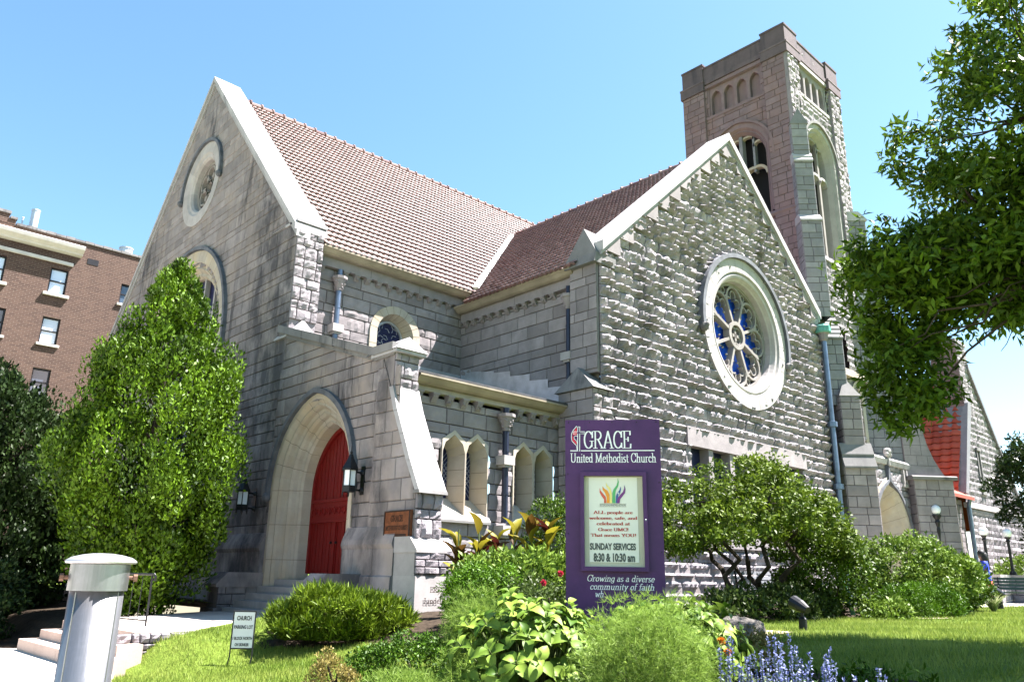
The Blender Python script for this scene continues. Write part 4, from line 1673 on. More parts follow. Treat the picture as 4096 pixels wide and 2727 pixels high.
def axis(lo, a, b, hi, step):
    A = [a + (b - a) * k / round((b - a) / step) for k in range(round((b - a) / step) + 1)]
    L, d, v = [], step, a
    while v > lo:
        d *= 1.6
        v -= d
        L.append(v)
    H, d, v = [], step, b
    while v < hi:
        d *= 1.6
        v += d
        H.append(v)
    return L[::-1] + A + H


gx, gy = axis(-500, 0, 36, 900, .3), axis(-500, 0, 19.8, 900, .3)
lawn, bed = MB(), MB()
for i in range(len(gx) - 1):
    for j in range(len(gy) - 1):
        cx, cy = (gx[i] + gx[i + 1]) / 2, (gy[j] + gy[j + 1]) / 2
        if 10.6 < cx < 53 and 15.6 < cy < 36 or pip(cx, cy, TERR):
            continue
        inb = any(pip(cx, cy, B) for B in BEDS)
        mb = bed if inb else lawn
        mb.face([(x, y, gz(x, y) + .015 * math.sin(x * 2.1 + y) * math.cos(y * 1.7)) for x, y in ((gx[i], gy[j]), (gx[i + 1], gy[j]), (gx[i + 1], gy[j + 1]), (gx[i], gy[j + 1]))])


def lawn_mat():
    s = NT('lawn_turf')
    n = s.noise(1.3, 5, .65, s.pos())
    f = s.noise(38, 4, .7, s.pos())
    c = s.mix(s.ramp(n, [(.3, 0.0), (.7, 1.0)]), (.10, .165, .018), (.17, .225, .035))
    c = s.mix(s.ramp(f, [(.35, 0.0), (.7, .6)]), c, (.05, .09, .01))
    s.bump(f, .9, .05)
    return s.fin(c, .8, 0, .1)


M['lawn'] = lawn_mat()
M['soil'] = flat('dark_mulch', (.035, .026, .018), .95, var=.5, scale=9, bump=.8, spec=.1)
o = lawn.build('lawn', M['lawn'])
tag(o, None, None, kind='structure')
o = bed.build('planting_bed', M['soil'])
tag(o, None, None, kind='structure')


def concrete(name, a, b):
    s = NT(name)
    n = s.noise(1.1, 6, .65, s.pos())
    f = s.noise(40, 4, .7, s.pos())
    c = s.mix(s.ramp(n, [(.3, 0.0), (.72, 1.0)]), a, b)
    c = s.mix(s.ramp(f, [(.4, 0.0), (.8, .35)]), c, tuple(k * .6 for k in a))
    s.bump(f, .25, .01)
    return s.fin(c, .85, 0, .2)


M['concrete'] = concrete('pale_concrete', (.46, .41, .37), (.56, .51, .46))
M['step'] = concrete('pinkish_step_stone', (.40, .31, .26), (.50, .40, .34))


def slab(name, P, z0, z1, mat):
    w = MB()
    w.prism(lambda u, z, d: (u, z, d), P, z0, z1)
    return tag(w.build(name, mat), None, None, kind='structure')


slab('sidewalk', WALK, -1.9, -1.445, M['concrete'])
w = MB()
for a, b in (((1.4, 4.6), (-30, 9)), ((2.4, 8.0), (-30, 16)), ((3.3, 10.2), (-30, 22)), ((4.3, 13.3), (-20, 26)), ((3.7, 16.5), (-20, 29))):
    d = Vector((b[0] - a[0], b[1] - a[1], 0)).normalized()
    n = Vector((-d.y, d.x, 0)) * .008
    w.face([Vector((*p, -1.441)) + s * n for p, s in ((a, 1), (b, 1), (b, -1), (a, -1))])
tag(w.build('sidewalk_joint', M['soil']), None, None, kind='structure')
slab('terrace', TERR, -1.6, -.935, M['concrete'])
slab('walkway', [(26.5, 9.0), (30, 8.3), (75, 8.2), (75, 12.9), (29.5, 12.9), (27, 11)], -1.2, -.672, M['concrete'])
slab('road', [(-200, -9), (200, -9), (200, -3.4), (-200, -3.4)], -1.9, -1.60, flat('asphalt', (.05, .05, .052), .9, var=.3, scale=20))

steps_t = thing('entrance_steps', 'pinkish stone steps rising from the sidewalk to the church terrace, rubble at their side', 'steps', (4.7, 15.4, -1.44))
for k, (x0, x1, y0, zt) in enumerate(((4.75, 5.02, 13.62, -.93), (4.42, 4.8, 13.3, -1.09), (4.1, 4.47, 12.95, -1.25))):
    w = MB()
    for a, b in ((y0, 15.2), (15.21, 17.5 + .1 * k)):
        w.box(x0, x1, a, b, -1.6, zt, .5)
    w.build('step', M['step'], steps_t)
w = MB()
ashlar(w, FY(13.6), 4.46, 5.6, -1.4, -.95, [.1, .14], (.15, .4), .08, .07, seed=7)
w.build('rubble_edge', M['rock'], steps_t)

# grass blades
def grass(regions):
    Vs, Qs, Ts = [], [], []
    base = 0
    for (x0, x1, y0, y1, n, hgt, wd_) in regions:
        x, y = nrg.uniform(x0, x1, n), nrg.uniform(y0, y1, n)
        ok = np.array([not any(pip(a, b, B) for B in BEDS) and not pip(a, b, TERR) and not pip(a, b, WALK) and not (a > 10 and b > 13.6) for a, b in zip(x, y)])
        x, y = x[ok], y[ok]
        z = np.array([gz(a, b) for a, b in zip(x, y)])
        n = len(x)
        a = nrg.uniform(0, 2 * PI, n)
        h = hgt * nrg.uniform(.45, 1.3, n) * (1 + .25 * np.sin(x * 2.3 + y) * np.cos(y * 2.7 - x))
        lean = h * nrg.uniform(.1, .9, n)
        la = nrg.uniform(0, 2 * PI, n)
        dx, dy = np.cos(a) * wd_ / 2, np.sin(a) * wd_ / 2
        p0 = np.stack([x - dx, y - dy, z - .01], 1)
        p1 = np.stack([x + dx, y + dy, z - .01], 1)
        p2 = np.stack([x + np.cos(la) * lean, y + np.sin(la) * lean, z + h], 1)
        V = np.stack([p0, p1, p2], 1).reshape(-1, 3)
        Vs.append(V)
        Qs.append(np.arange(len(V)).reshape(-1, 3) + base)
        base += len(V)
        Ts.append(np.clip(nrg.uniform(0, 1, n) * .6 + .35 + .22 * np.sin(x * 1.9 + 2 * np.sin(y * 1.1)) * np.cos(y * 1.5 + x * .4) + .15 * np.sin(x * 5.1 + y * 3.3), 0, 1))
    return fast_mesh('grass', np.concatenate(Vs), np.concatenate(Qs), np.concatenate(Ts), M['grass'], nv=3)


M['grass'] = leafmat('grass_blade', (.085, .165, .012), (.30, .36, .075), .35, .5)
tag(grass([(2.5, 10, 7.0, 13.6, 85000, .065, .011), (7.5, 16, 2.5, 9.5, 60000, .06, .012), (16, 32, 3.0, 10, 45000, .06, .02)]), 'short bright green grass of the lawn round the flower beds', 'grass', kind='stuff')

# ------------------------------------------------------------------ foliage tools
def unit(V):
    return V / np.maximum(np.linalg.norm(V, axis=-1, keepdims=True), 1e-9)


def leaf_quads(P, D, L, W, N0=None):
    """one rhombic leaf per point: P base, D direction"""
    n = len(P)
    S = unit(np.cross(D, nrg.normal(size=(n, 3)) + np.array([0, 0, .8]) if N0 is None else N0))
    Nn = np.cross(S, D)
    L = np.broadcast_to(L, (n,))[:, None]
    W = np.broadcast_to(W, (n,))[:, None]
    mid = P + D * L * .42 + Nn * L * .08
    V = np.stack([P, mid + S * W / 2, P + D * L - Nn * L * .06, mid - S * W / 2], 1).reshape(-1, 3)
    return V, np.arange(4 * n).reshape(-1, 4)


def ground_tone(n, lo=0, hi=1):
    return nrg.uniform(lo, hi, n)


def clump_leaves(C, r, n, L, W, upb=.5, outb=1.0, rndb=.7, squash=1.0, shell=.45, tone_by=.55):
    """leaves filling clumps C (k,3) of radius r (k,)"""
    k = len(C)
    idx = np.repeat(np.arange(k), n)
    d = unit(nrg.normal(size=(len(idx), 3)))
    rr = r[idx] * (shell + (1 - shell) * nrg.uniform(0, 1, len(idx)) ** .5)
    P = C[idx] + d * rr[:, None] * np.array([1, 1, squash])
    D = unit(d * outb * .7 + np.array([0, 0, upb]) + nrg.normal(size=(len(idx), 3)) * rndb * 1.15)
    N0 = unit(d + np.array([0, 0, .35]) + nrg.normal(size=(len(idx), 3)) * .38)
    ct = nrg.uniform(0, 1, k)[idx]
    V, Q = leaf_quads(P, D, L * nrg.uniform(.6, 1.25, len(idx)), W * nrg.uniform(.7, 1.2, len(idx)), N0)
    T = ct * tone_by + nrg.uniform(0, 1, len(idx)) * (1 - tone_by)
    return V, Q, T


def limb(mb, a, b, r0, r1, wob=.12, n=6, seed=0):
    r = random.Random(seed)
    a, b = Vector(a), Vector(b)
    L = (b - a).length
    P = [a.lerp(b, k / n) + (Vector((r.uniform(-1, 1), r.uniform(-1, 1), r.uniform(-.5, .5))) * wob * L * .5 * math.sin(PI * k / n)) for k in range(n + 1)]
    mb.tube(P, r0, 7, rad=[r0 + (r1 - r0) * k / n for k in range(n + 1)])


def lump(a, h, seed, amp=.2):
    r = random.Random(seed)
    v = 0
    for k in range(5):
        v += math.sin(a * (k + 1) + r.uniform(0, 6.3) + h * (1.5 + k) + r.uniform(0, 6)) / (k + 1.5)
    return 1 + amp * v


M['bark'] = flat('bark', (.045, .036, .028), .95, var=.4, scale=12, bump=.6, spec=.1)
M['stem'] = flat('green_stem', (.08, .11, .03), .8, var=.3)


def shrub_mesh(name, parent, shape, nclump, cr, nleaf, L, W, mat, seed, hollow=.55, upb=.5, squash=.8, rndb=.7, outb=1.0, lower=0.0):
    """shape: (cx, cy, cz, rx, ry, rz) ellipsoid with lumpy outline"""
    r = random.Random(seed)
    cx, cy, cz, rx, ry, rz = shape
    C, rad = [], []
    for k in range(nclump):
        a = r.uniform(0, 2 * PI)
        zz = r.uniform(-1 + lower, 1)
        q = math.sqrt(max(0, 1 - zz * zz))
        f = (hollow + (1 - hollow) * r.random() ** .4) * lump(a, zz * 2, seed, .13)
        C.append((cx + rx * q * math.cos(a) * f, cy + ry * q * math.sin(a) * f, cz + rz * zz * f))
        rad.append(cr * r.uniform(.6, 1.25))
    V, Q, T = clump_leaves(np.array(C), np.array(rad), nleaf, L, W, upb, outb, rndb, squash)
    g = gz(cx, cy) + .02
    V[:, 2] = np.maximum(V[:, 2], g + nrg.uniform(0, .03, len(V)))
    return fast_mesh(name, V, Q, T, mat, parent), C


# ------------------------------------------------------------------ trees
M['hornbeam'] = leafmat('hornbeam_leaf', (.008, .024, .002), (.135, .25, .008), .10, .42)
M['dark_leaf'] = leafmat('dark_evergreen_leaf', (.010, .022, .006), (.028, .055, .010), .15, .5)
M['ash_leaf'] = leafmat('overhanging_tree_leaf', (.016, .046, .004), (.15, .25, .016), .3, .4)
M['dog_leaf'] = leafmat('dogwood_leaf', (.018, .045, .004), (.165, .24, .02), .24, .4)


def cone_tree(name, label, x, y, h, prof, mat, nclump, nleaf, seed, L=.10, W=.055, cr=.34, group=None, trunk=.16):
    z0 = gz(x, y)
    t = thing(name, label, 'tree', (x, y, z0), group)
    r = random.Random(seed)
    b = MB()
    limb(b, (x, y, z0 - .1), (x, y, z0 + h * .8), trunk, .03, .03, 8, seed)
    C, rad = [], []
    while len(C) < nclump:
        f = r.random() ** 1.25
        R0 = np.interp(f, [p[0] for p in prof], [p[1] for p in prof])
        if r.random() > (R0 / max(p[1] for p in prof)) ** .8 + .12:
            continue
        a = r.uniform(0, 2 * PI)
        q = (.35 + .65 * r.random() ** .4) * lump(a, f * 9, seed, .16 * (1 - f * .6))
        C.append((x + R0 * q * math.cos(a), y + R0 * q * math.sin(a), z0 + f * h))
        rad.append(cr * r.uniform(.55, 1.25) * (1.0 if f < .85 else .6))
    for k in range(0, len(C), 7):
        c = C[k]
        limb(b, (x, y, max(z0 + .4, c[2] - .5 - .5 * math.hypot(c[0] - x, c[1] - y))), c, .03, .008, .1, 4, k)
    b.build('trunk', M['bark'], t)
    V, Q, T = clump_leaves(np.array(C), np.array(rad), nleaf, L, W, 1.0, .8, .4, 1.7, .5)
    fast_mesh('crown', V, Q, T, mat, t)
    return t


cone_tree('conical_tree', 'tall bright green conical tree beside the red door, hiding the great gable window', 6.65, 19.45, 8.2,
          [(0, .7), (.08, 1.15), (.2, 1.65), (.38, 2.0), (.52, 1.85), (.7, 1.4), (.85, .8), (.94, .42), (1, .03)], M['hornbeam'], 330, 250, 3, L=.115, W=.058, cr=.36)
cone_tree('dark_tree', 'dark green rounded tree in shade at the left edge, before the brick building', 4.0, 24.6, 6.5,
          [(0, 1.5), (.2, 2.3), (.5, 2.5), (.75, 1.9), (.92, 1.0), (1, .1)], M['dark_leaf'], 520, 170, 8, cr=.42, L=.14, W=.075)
shade_tree = None

# overhanging tree at the right
tr = thing('overhanging_tree', 'large leafy tree reaching in from the right edge, branches hanging before the tower', 'tree', (15.0, -.6, gz(17, -1)))
r = random.Random(12)
b = MB()
limb(b, (15.0, -.6, -1.0), (14.5, .1, 3.6), .34, .24, .05, 8, 1)
C, rad = [], []
limbs = [((14.5, .1, 3.6), (12.3, 2.6, 4.6)), ((14.5, .1, 3.6), (12.6, 1.7, 6.5)), ((14.5, .1, 3.6), (13.6, 1.2, 8.3)), ((14.5, .1, 3.6), (15.9, -1.7, 8.2)), ((14.5, .1, 3.4), (11.7, 1.9, 4.0))]
for k, (a, c) in enumerate(limbs):
    limb(b, a, c, .15, .05, .1, 8, k + 5)
# crown: many small clumps spread through a wide leaning volume
blobs = [((14.0, 3.2, 5.4), (1.9, 1.9, 1.5), 120), ((14.0, 2.6, 7.2), (1.9, 2.0, 1.6), 120), ((14.6, 1.4, 9.0), (2.3, 2.3, 1.7), 110), ((13.3, 4.6, 4.75), (1.1, 1.0, 1.0), 80), ((14.2, 2.5, 5.1), (1.6, 1.6, 1.1), 100), ((14.3, 1.2, 6.2), (1.7, 1.6, 1.4), 80),
         ((14.4, 1.8, 4.95), (2.0, 1.9, .8), 70), ((13.15, 4.65, 3.1), (.65, .55, .8), 38), ((15.4, .2, 6.0), (2.2, 2.0, 2.2), 90), ((15.9, .2, 10.6), (2.4, 2.2, 1.6), 70), ((17.5, -2.2, 8.0), (2.8, 2.4, 2.6), 80)]
for (c, s, n) in blobs:
    c, s = [k * .86 for k in c], [k * .86 for k in s]
    for k in range(int(n * .95)):
        d = Vector((r.gauss(0, 1), r.gauss(0, 1), r.gauss(0, 1))).normalized() * (.35 + .65 * r.random() ** .5)
        C.append((c[0] + d.x * s[0], c[1] + d.y * s[1], c[2] + d.z * s[2]))
        rad.append(.29 * r.uniform(.55, 1.25))
for k in range(0, len(C), 5):
    c = C[k]
    a = min((l[1] for l in limbs), key=lambda q: (Vector(q) - Vector(c)).length)
    limb(b, a, c, .028, .006, .16, 5, k)
for k in range(16):
    a = (11.7 + r.uniform(-.5, 1.2), 2.0 + r.uniform(-1.0, 1.0), 4.0 + r.uniform(-.2, .3))
    limb(b, a, (a[0] + r.uniform(-.7, .3), a[1] + r.uniform(-.5, .5), a[2] - r.uniform(.5, 1.15)), .014, .004, .25, 7, 300 + k)
b.build('trunk', M['bark'], tr)
V, Q, T = clump_leaves(np.array(C), np.array(rad), 66, .165, .058, -.2, .9, .8, .9, .15)
fast_mesh('crown', V, Q, T, M['ash_leaf'], tr)

# trees far off at the right edge
def round_tree(name, label, x, y, z0, h, rr, mat, seed, nclump, nleaf, L, group=None, cz=.62):
    t = thing(name, label, 'tree', (x, y, z0), group)
    r = random.Random(seed)
    b = MB()
    limb(b, (x, y, z0 - .1), (x, y, z0 + h * .6), rr * .09, rr * .05, .04, 6, seed)
    C, rad = [], []
    for k in range(nclump):
        d = Vector((r.gauss(0, 1), r.gauss(0, 1), r.gauss(0, 1))).normalized() * (.45 + .55 * r.random() ** .5)
        f = lump(math.atan2(d.y, d.x), d.z * 2, seed, .15)
        C.append((x + d.x * rr * f, y + d.y * rr * f, z0 + h * cz + d.z * h * (1 - cz) * f))
        rad.append(rr * .2 * r.uniform(.6, 1.2))
    for k in range(0, len(C), 6):
        limb(b, (x, y, z0 + h * .42), C[k], rr * .02, .01, .12, 4, k)
    b.build('trunk', M['bark'], t)
    V, Q, T = clump_leaves(np.array(C), np.array(rad), nleaf, L, L * .5, .1, .9, .8, .9, .25)
    fast_mesh('crown', V, Q, T, mat, t)
    return t


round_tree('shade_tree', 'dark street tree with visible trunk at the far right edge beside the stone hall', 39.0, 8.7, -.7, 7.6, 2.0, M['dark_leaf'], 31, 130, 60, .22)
round_tree('light_tree', 'pale green bushy tree at the right edge behind the lamp posts', 48.5, 9.6, -.7, 4.2, 2.4, M['dog_leaf'], 33, 100, 60, .22, cz=.5)

# ornamental small tree in front of the transept
dg = thing('dogwood_tree', 'small spreading multi-stemmed tree to the right of the purple sign', 'tree', (14.7, 8.6, -.7))
b = MB()
r = random.Random(4)
bx, by = 14.75, 8.55
C, rad = [], []
for k in range(430):
    a = r.uniform(0, 2 * PI)
    f = r.random() ** .5
    R0 = 2.15
    zt = 2.5 - 1.45 * f ** 1.6 + .35 * math.sin(3 * a + 1) * f
    zb = .35 + .3 * math.sin(2 * a) * f
    z = zb + (zt - zb) * (.15 + .85 * r.random() ** .6)
    C.append((bx + R0 * f * lump(a, z, 6, .14) * math.cos(a), by + R0 * f * lump(a, z, 6, .14) * math.sin(a), z))
    rad.append(.24 * r.uniform(.6, 1.2))
for k in range(7):
    a = k * 2 * PI / 7 + .4
    top = (bx + 1.1 * math.cos(a), by + 1.1 * math.sin(a), r.uniform(.8, 1.5))
    limb(b, (bx + .14 * math.cos(a), by + .14 * math.sin(a), -.75), top, .07, .03, .22, 8, k)
    for q in range(4):
        c = C[r.randrange(len(C))]
        limb(b, top, (top[0] * .4 + c[0] * .6, top[1] * .4 + c[1] * .6, max(top[2], c[2])), .025, .008, .15, 5, k * 9 + q)
b.build('trunk', M['bark'], dg)
V, Q, T = clump_leaves(np.array(C), np.array(rad), 62, .10, .048, .0, .9, .75, .7, .2)
fast_mesh('crown', V, Q, T, M['dog_leaf'], dg)

# ------------------------------------------------------------------ shrubs
M['shrub_leaf'] = leafmat('shrub_leaf', (.010, .028, .002), (.10, .18, .008), .14, .42)
M['privet_leaf'] = leafmat('pale_shrub_leaf', (.04, .09, .008), (.21, .31, .04), .22, .4)
M['juniper_leaf'] = leafmat('juniper_needle', (.02, .05, .003), (.17, .25, .012), .15, .55)
M['yew_leaf'] = leafmat('yew_needle', (.02, .06, .002), (.12, .25, .010), .15, .5)
M['box_leaf'] = leafmat('boxwood_leaf', (.015, .045, .002), (.08, .175, .008), .16, .4)
M['hyd_leaf'] = leafmat('hydrangea_leaf', (.04, .10, .006), (.24, .35, .05), .2, .38)
M['gold_leaf'] = leafmat('golden_leaf', (.16, .13, .03), (.30, .25, .08), .25, .5)
M['dill_leaf'] = leafmat('fennel_thread', (.11, .20, .02), (.31, .44, .09), .35, .5)
M['canna_leaf'] = leafmat('canna_leaf', (.05, .010, .008), (.27, .24, .02), .35, .35)
M['varieg'] = leafmat('variegated_blade', (.16, .22, .06), (.46, .48, .27), .3, .45)
M['salvia_leaf'] = leafmat('salvia_leaf', (.13, .18, .08), (.28, .34, .20), .3, .5)
M['salvia_fl'] = leafmat('salvia_flower', (.09, .11, .34), (.34, .38, .58), .2, .6)
M['orange_fl'] = leafmat('marigold_petal', (.55, .13, .01), (.70, .25, .02), .3, .6)
M['red_fl'] = leafmat('rose_petal', (.50, .02, .05), (.62, .06, .12), .3, .6)
M['rose_leaf'] = leafmat('rose_leaf', (.015, .035, .006), (.09, .13, .03), .3, .4)


def shrub(name, label, shape, nclump, cr, nleaf, L, W, mat, seed, group=None, cat='shrub', stems=6, **k):
    cx, cy = shape[0], shape[1]
    g = gz(cx, cy)
    t = thing(name, label, cat, (cx, cy, g), group)
    o, C = shrub_mesh('foliage', t, shape, nclump, cr, nleaf, L, W, mat, seed, **k)
    b = MB()
    for q in range(stems):
        c = C[(q * 7) % len(C)]
        limb(b, (cx + .12 * math.cos(q * 2.1), cy + .12 * math.sin(q * 2.1), g - .05), c, .03, .008, .15, 5, seed + q)
    b.build('stem', M['bark'], t)
    return t


shrub('round_shrub', 'large rounded dark-centred shrub right of the small spreading tree', (16.4, 7.95, .22, 1.0, 1.0, .78), 170, .2, 66, .085, .045, M['shrub_leaf'], 41)
shrub('broad_shrub', 'broad tall shrub in front of the arched tower entrance', (20.9, 7.75, .18, 1.35, 1.35, .88), 210, .22, 70, .10, .05, M['privet_leaf'], 42)
shrub('broad_shrub', 'tall darker shrub at the right end of the shrub row, near the walking person', (23.6, 7.9, .0, .95, .95, .8), 120, .22, 64, .11, .055, M['shrub_leaf'], 43)
shrub('clipped_yew', 'low clipped bright green yew mound nearest the bare bed edge', (18.15, 6.9, -.42, .62, .6, .38), 110, .16, 85, .07, .02, M['yew_leaf'], 44, upb=.9)
shrub('clipped_yew', 'second low clipped yew mound, just behind and right of the other', (19.0, 6.75, -.42, .60, .6, .36), 105, .16, 80, .075, .022, M['yew_leaf'], 45, upb=.9)
shrub('spreading_juniper', 'spreading bright green juniper in front of the red door', (7.45, 12.0, -.72, 1.25, .85, .42), 200, .17, 85, .17, .026, M['juniper_leaf'], 46, upb=.75, outb=1.0, rndb=.3, squash=.5)
shrub('dark_yew', 'dark mounded yew hiding the cornerstone of the porch buttress', (8.45, 9.5, -.34, .62, .6, .52), 150, .16, 80, .085, .02, M['yew_leaf'], 47, upb=-.2)
shrub('pale_hydrangea', 'pale green leafy hydrangea below the bronze canna leaves', (9.65, 10.35, -.15, .85, .7, .50), 130, .19, 42, .12, .06, M['privet_leaf'], 48)
shrub('pale_hydrangea', 'smaller pale hydrangea between the canna leaves and the sign', (10.5, 10.2, -.08, .75, .65, .50), 95, .18, 40, .12, .06, M['privet_leaf'], 49)
shrub('upright_shrub', 'upright thin-leaved shrub against the aisle wall left of the sign', (12.2, 11.6, .40, .62, .58, 1.25), 130, .18, 60, .075, .032, M['shrub_leaf'], 50, upb=1.1)
rose_t = shrub('rose_bush', 'rose bush with a few red blooms between hydrangea and sign', (9.0, 8.5, -.38, .8, .6, .42), 90, .16, 38, .06, .035, M['rose_leaf'], 51)
shrub('boxwood', 'low green boxwood mound in the flower bed front', (5.3, 7.15, -.98, .62, .5, .36), 150, .11, 70, .04, .022, M['box_leaf'], 52)
shrub('golden_cypress', 'small golden dwarf conifer at the lower left edge of the bed', (4.0, 6.5, -1.02, .22, .2, .34), 90, .07, 50, .035, .016, M['gold_leaf'], 53, upb=.8)
shrub('bronze_cushion', 'small bronze-yellow cushion plant behind the blue salvia', (8.0, 4.75, -.78, .36, .32, .22), 60, .09, 45, .05, .022, M['gold_leaf'], 54)
shrub('groundcover_mound', 'bright green low mound between boulder and salvia', (7.9, 5.3, -.82, .7, .5, .18), 70, .12, 45, .07, .035, M['box_leaf'], 55)
shrub('shaded_hedge', 'shaded leafy hedge row under the small spreading tree', (14.2, 7.75, -.50, 2.3, .5, .36), 190, .17, 45, .10, .05, M['rose_leaf'], 56)
shrub('shaded_hedge', 'low leafy plants in front of the round shrub', (16.9, 6.85, -.60, 1.0, .35, .24), 90, .14, 42, .10, .05, M['privet_leaf'], 57)
shrub('flowering_bush', 'loose yellow-green bush by the concrete walk', (25.4, 8.9, -.40, 1.1, .9, .5), 90, .2, 40, .12, .05, M['privet_leaf'], 58)
shrub('street_bush', 'pale round bush behind the stone pillars at the right edge', (41.0, 10.6, .2, 1.6, 1.4, .95), 90, .3, 45, .16, .08, M['privet_leaf'], 59)
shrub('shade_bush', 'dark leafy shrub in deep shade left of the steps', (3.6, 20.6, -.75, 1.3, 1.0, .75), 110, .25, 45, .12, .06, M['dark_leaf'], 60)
shrub('salvia_clump_base', 'grassy green foliage in the shade right of the salvia', (7.6, 3.4, -1.0, .9, .6, .2), 60, .16, 40, .08, .03, M['box_leaf'], 61)


# large-leaved hydrangeas in the front bed
def big_leaf(n_seg=5):
    """curved ovate leaf in the x-z plane, length 1 along x"""
    V, Q = [], []
    prof = [(0, .02), (.12, .20), (.32, .33), (.55, .32), (.78, .20), (1.0, .0)]
    for x, w_ in prof:
        z = .10 * math.sin(PI * x) - .22 * x * x
        V += [(x, -w_, z + w_ * .42), (x, 0, z), (x, w_, z + w_ * .42)]
    for k in range(len(prof) - 1):
        for s in (0, 1):
            Q.append((3 * k + s, 3 * k + s + 1, 3 * k + s + 4, 3 * k + s + 3))
    return np.array(V), np.array(Q)


def place_leaves(P, D, U, L, tmpl, wscale=1.0):
    LV, LQ = tmpl
    X = unit(D)
    Y = unit(np.cross(U, X))
    Z = np.cross(X, Y)
    L = L[:, None, None]
    V = P[:, None, :] + (LV[None, :, 0:1] * X[:, None, :] + LV[None, :, 1:2] * wscale * Y[:, None, :] + LV[None, :, 2:3] * Z[:, None, :]) * L
    n, m = len(P), len(LV)
    Q = (np.arange(n)[:, None, None] * m + LQ[None]).reshape(-1, LQ.shape[1])
    return V.reshape(-1, 3), Q, len(LQ)


def hydrangea(label, shape, nros, L, seed):
    cx, cy, cz, rx, ry, rz = shape
    g = gz(cx, cy)
    t = thing('hydrangea', label, 'shrub', (cx, cy, g), 'large-leaved hydrangeas')
    r = np.random.default_rng(seed)
    P, D, U, LL = [], [], [], []
    b = MB()
    for k in range(nros):
        a = r.uniform(0, 2 * PI)
        zz = r.uniform(-.35, 1)
        q = math.sqrt(1 - zz * zz)
        f = r.uniform(.72, 1.06) * lump(a, zz * 2, seed, .10)
        n = np.array([rx * q * math.cos(a), ry * q * math.sin(a), rz * zz]) * f
        c = np.array([cx, cy, cz]) + n
        nn = unit(n / np.array([rx, ry, rz]) ** 1.0 + np.array([0, 0, .5]))
        limb(b, (cx + .1 * math.cos(a), cy + .1 * math.sin(a), g), c, .012, .006, .1, 4, k)
        t1 = unit(np.cross(nn, r.normal(size=3)))
        t2 = np.cross(nn, t1)
        off = r.uniform(0, 6)
        for w_ in range(2):
            for j in range(4 if w_ else 2):
                an = off + j * PI / (2 if w_ else 1) + w_ * .7
                out = math.cos(an) * t1 + math.sin(an) * t2
                d = unit(out + nn * (.55 if not w_ else .05) + r.normal(size=3) * .15)
                P.append(c - nn * (.05 * w_) + out * .01)
                D.append(d)
                U.append(nn)
                LL.append(L * (r.uniform(.5, .75) if not w_ else r.uniform(.8, 1.2)))
    V, Q, m = place_leaves(np.array(P), np.array(D), np.array(U), np.array(LL), big_leaf())
    T = np.repeat(r.uniform(0, 1, len(P)), m)
    fast_mesh('foliage', V, Q, T, M['hyd_leaf'], t, smooth=True)
    b.build('stem', M['stem'], t)
    return t


hydrangea('big glossy hydrangea with large leaves in the front bed, left of the feathery fennel', (5.3, 5.3, -.82, .84, .74, .66), 210, .15, 5)
hydrangea('hydrangea with large yellow-green leaves behind the fennel, right of the sign base', (6.7, 4.75, -.62, .85, .6, .46), 130, .15, 6)


# feathery fennel
def fennel(label, shape, n, seed):
    cx, cy, cz, rx, ry, rz = shape
    g = gz(cx, cy)
    t = thing('fennel', label, 'plant', (cx, cy, g), 'feathery fennel plants')
    r = np.random.default_rng(seed)
    d = unit(r.normal(size=(n, 3)))
    rr = r.uniform(.25, 1, n) ** .5
    C = np.array([cx, cy, cz]) + d * rr[:, None] * np.array([rx, ry, rz]) * (1 + .18 * np.sin(d[:, :1] * 7 + d[:, 1:2] * 5 + seed))
    k = 12                                  # threads per tuft
    P = np.repeat(C, k, 0)
    up_ = np.array([0, 0, .35])
    D = unit(np.repeat(unit(d + up_ + r.normal(size=(n, 3)) * .5), k, 0) + r.normal(size=(n * k, 3)) * .62)
    L = r.uniform(.03, .085, n * k)
    S = unit(np.cross(D, r.normal(size=D.shape)))
    wd_ = .0015
    bend = r.normal(size=D.shape) * .18
    p1 = P + D * L[:, None] * .55
    p2 = p1 + unit(D + bend) * L[:, None] * .45
    V = np.stack([P - S * wd_, P + S * wd_, p1 + S * wd_, p1 - S * wd_, p2 + S * wd_ * .4, p2 - S * wd_ * .4], 1).reshape(-1, 3)
    b6 = np.arange(n * k)[:, None] * 6
    Q = np.concatenate([b6 + np.array([[0, 1, 2, 3]]), b6 + np.array([[3, 2, 4, 5]])])
    T = np.tile(r.uniform(0, 1, n * k), 2)
    fast_mesh('foliage', V, Q, T, M['dill_leaf'], t)
    b = MB()
    for q in range(40):
        c = C[(q * 37) % n]
        limb(b, (cx + r.uniform(-.12, .12), cy + r.uniform(-.12, .12), g), c, .006, .0025, .08, 5, q + seed)
    b.build('stem', M['stem'], t)


fennel('large feathery fennel in the middle of the front bed before the sign', (5.35, 4.05, -.68, .62, .52, .52), 3900, 1)
fennel('tall feathery fennel left of the big hydrangea, before the dark yew', (6.1, 6.95, -.68, .42, .38, .52), 2300, 2)
fennel('low feathery fennel clump at the front edge left of the big hydrangea', (4.15, 5.65, -1.05, .42, .36, .28), 2300, 3)
fennel('thin fennel sprays over the left side of the big hydrangea', (4.75, 5.45, -.85, .34, .3, .3), 1000, 4)


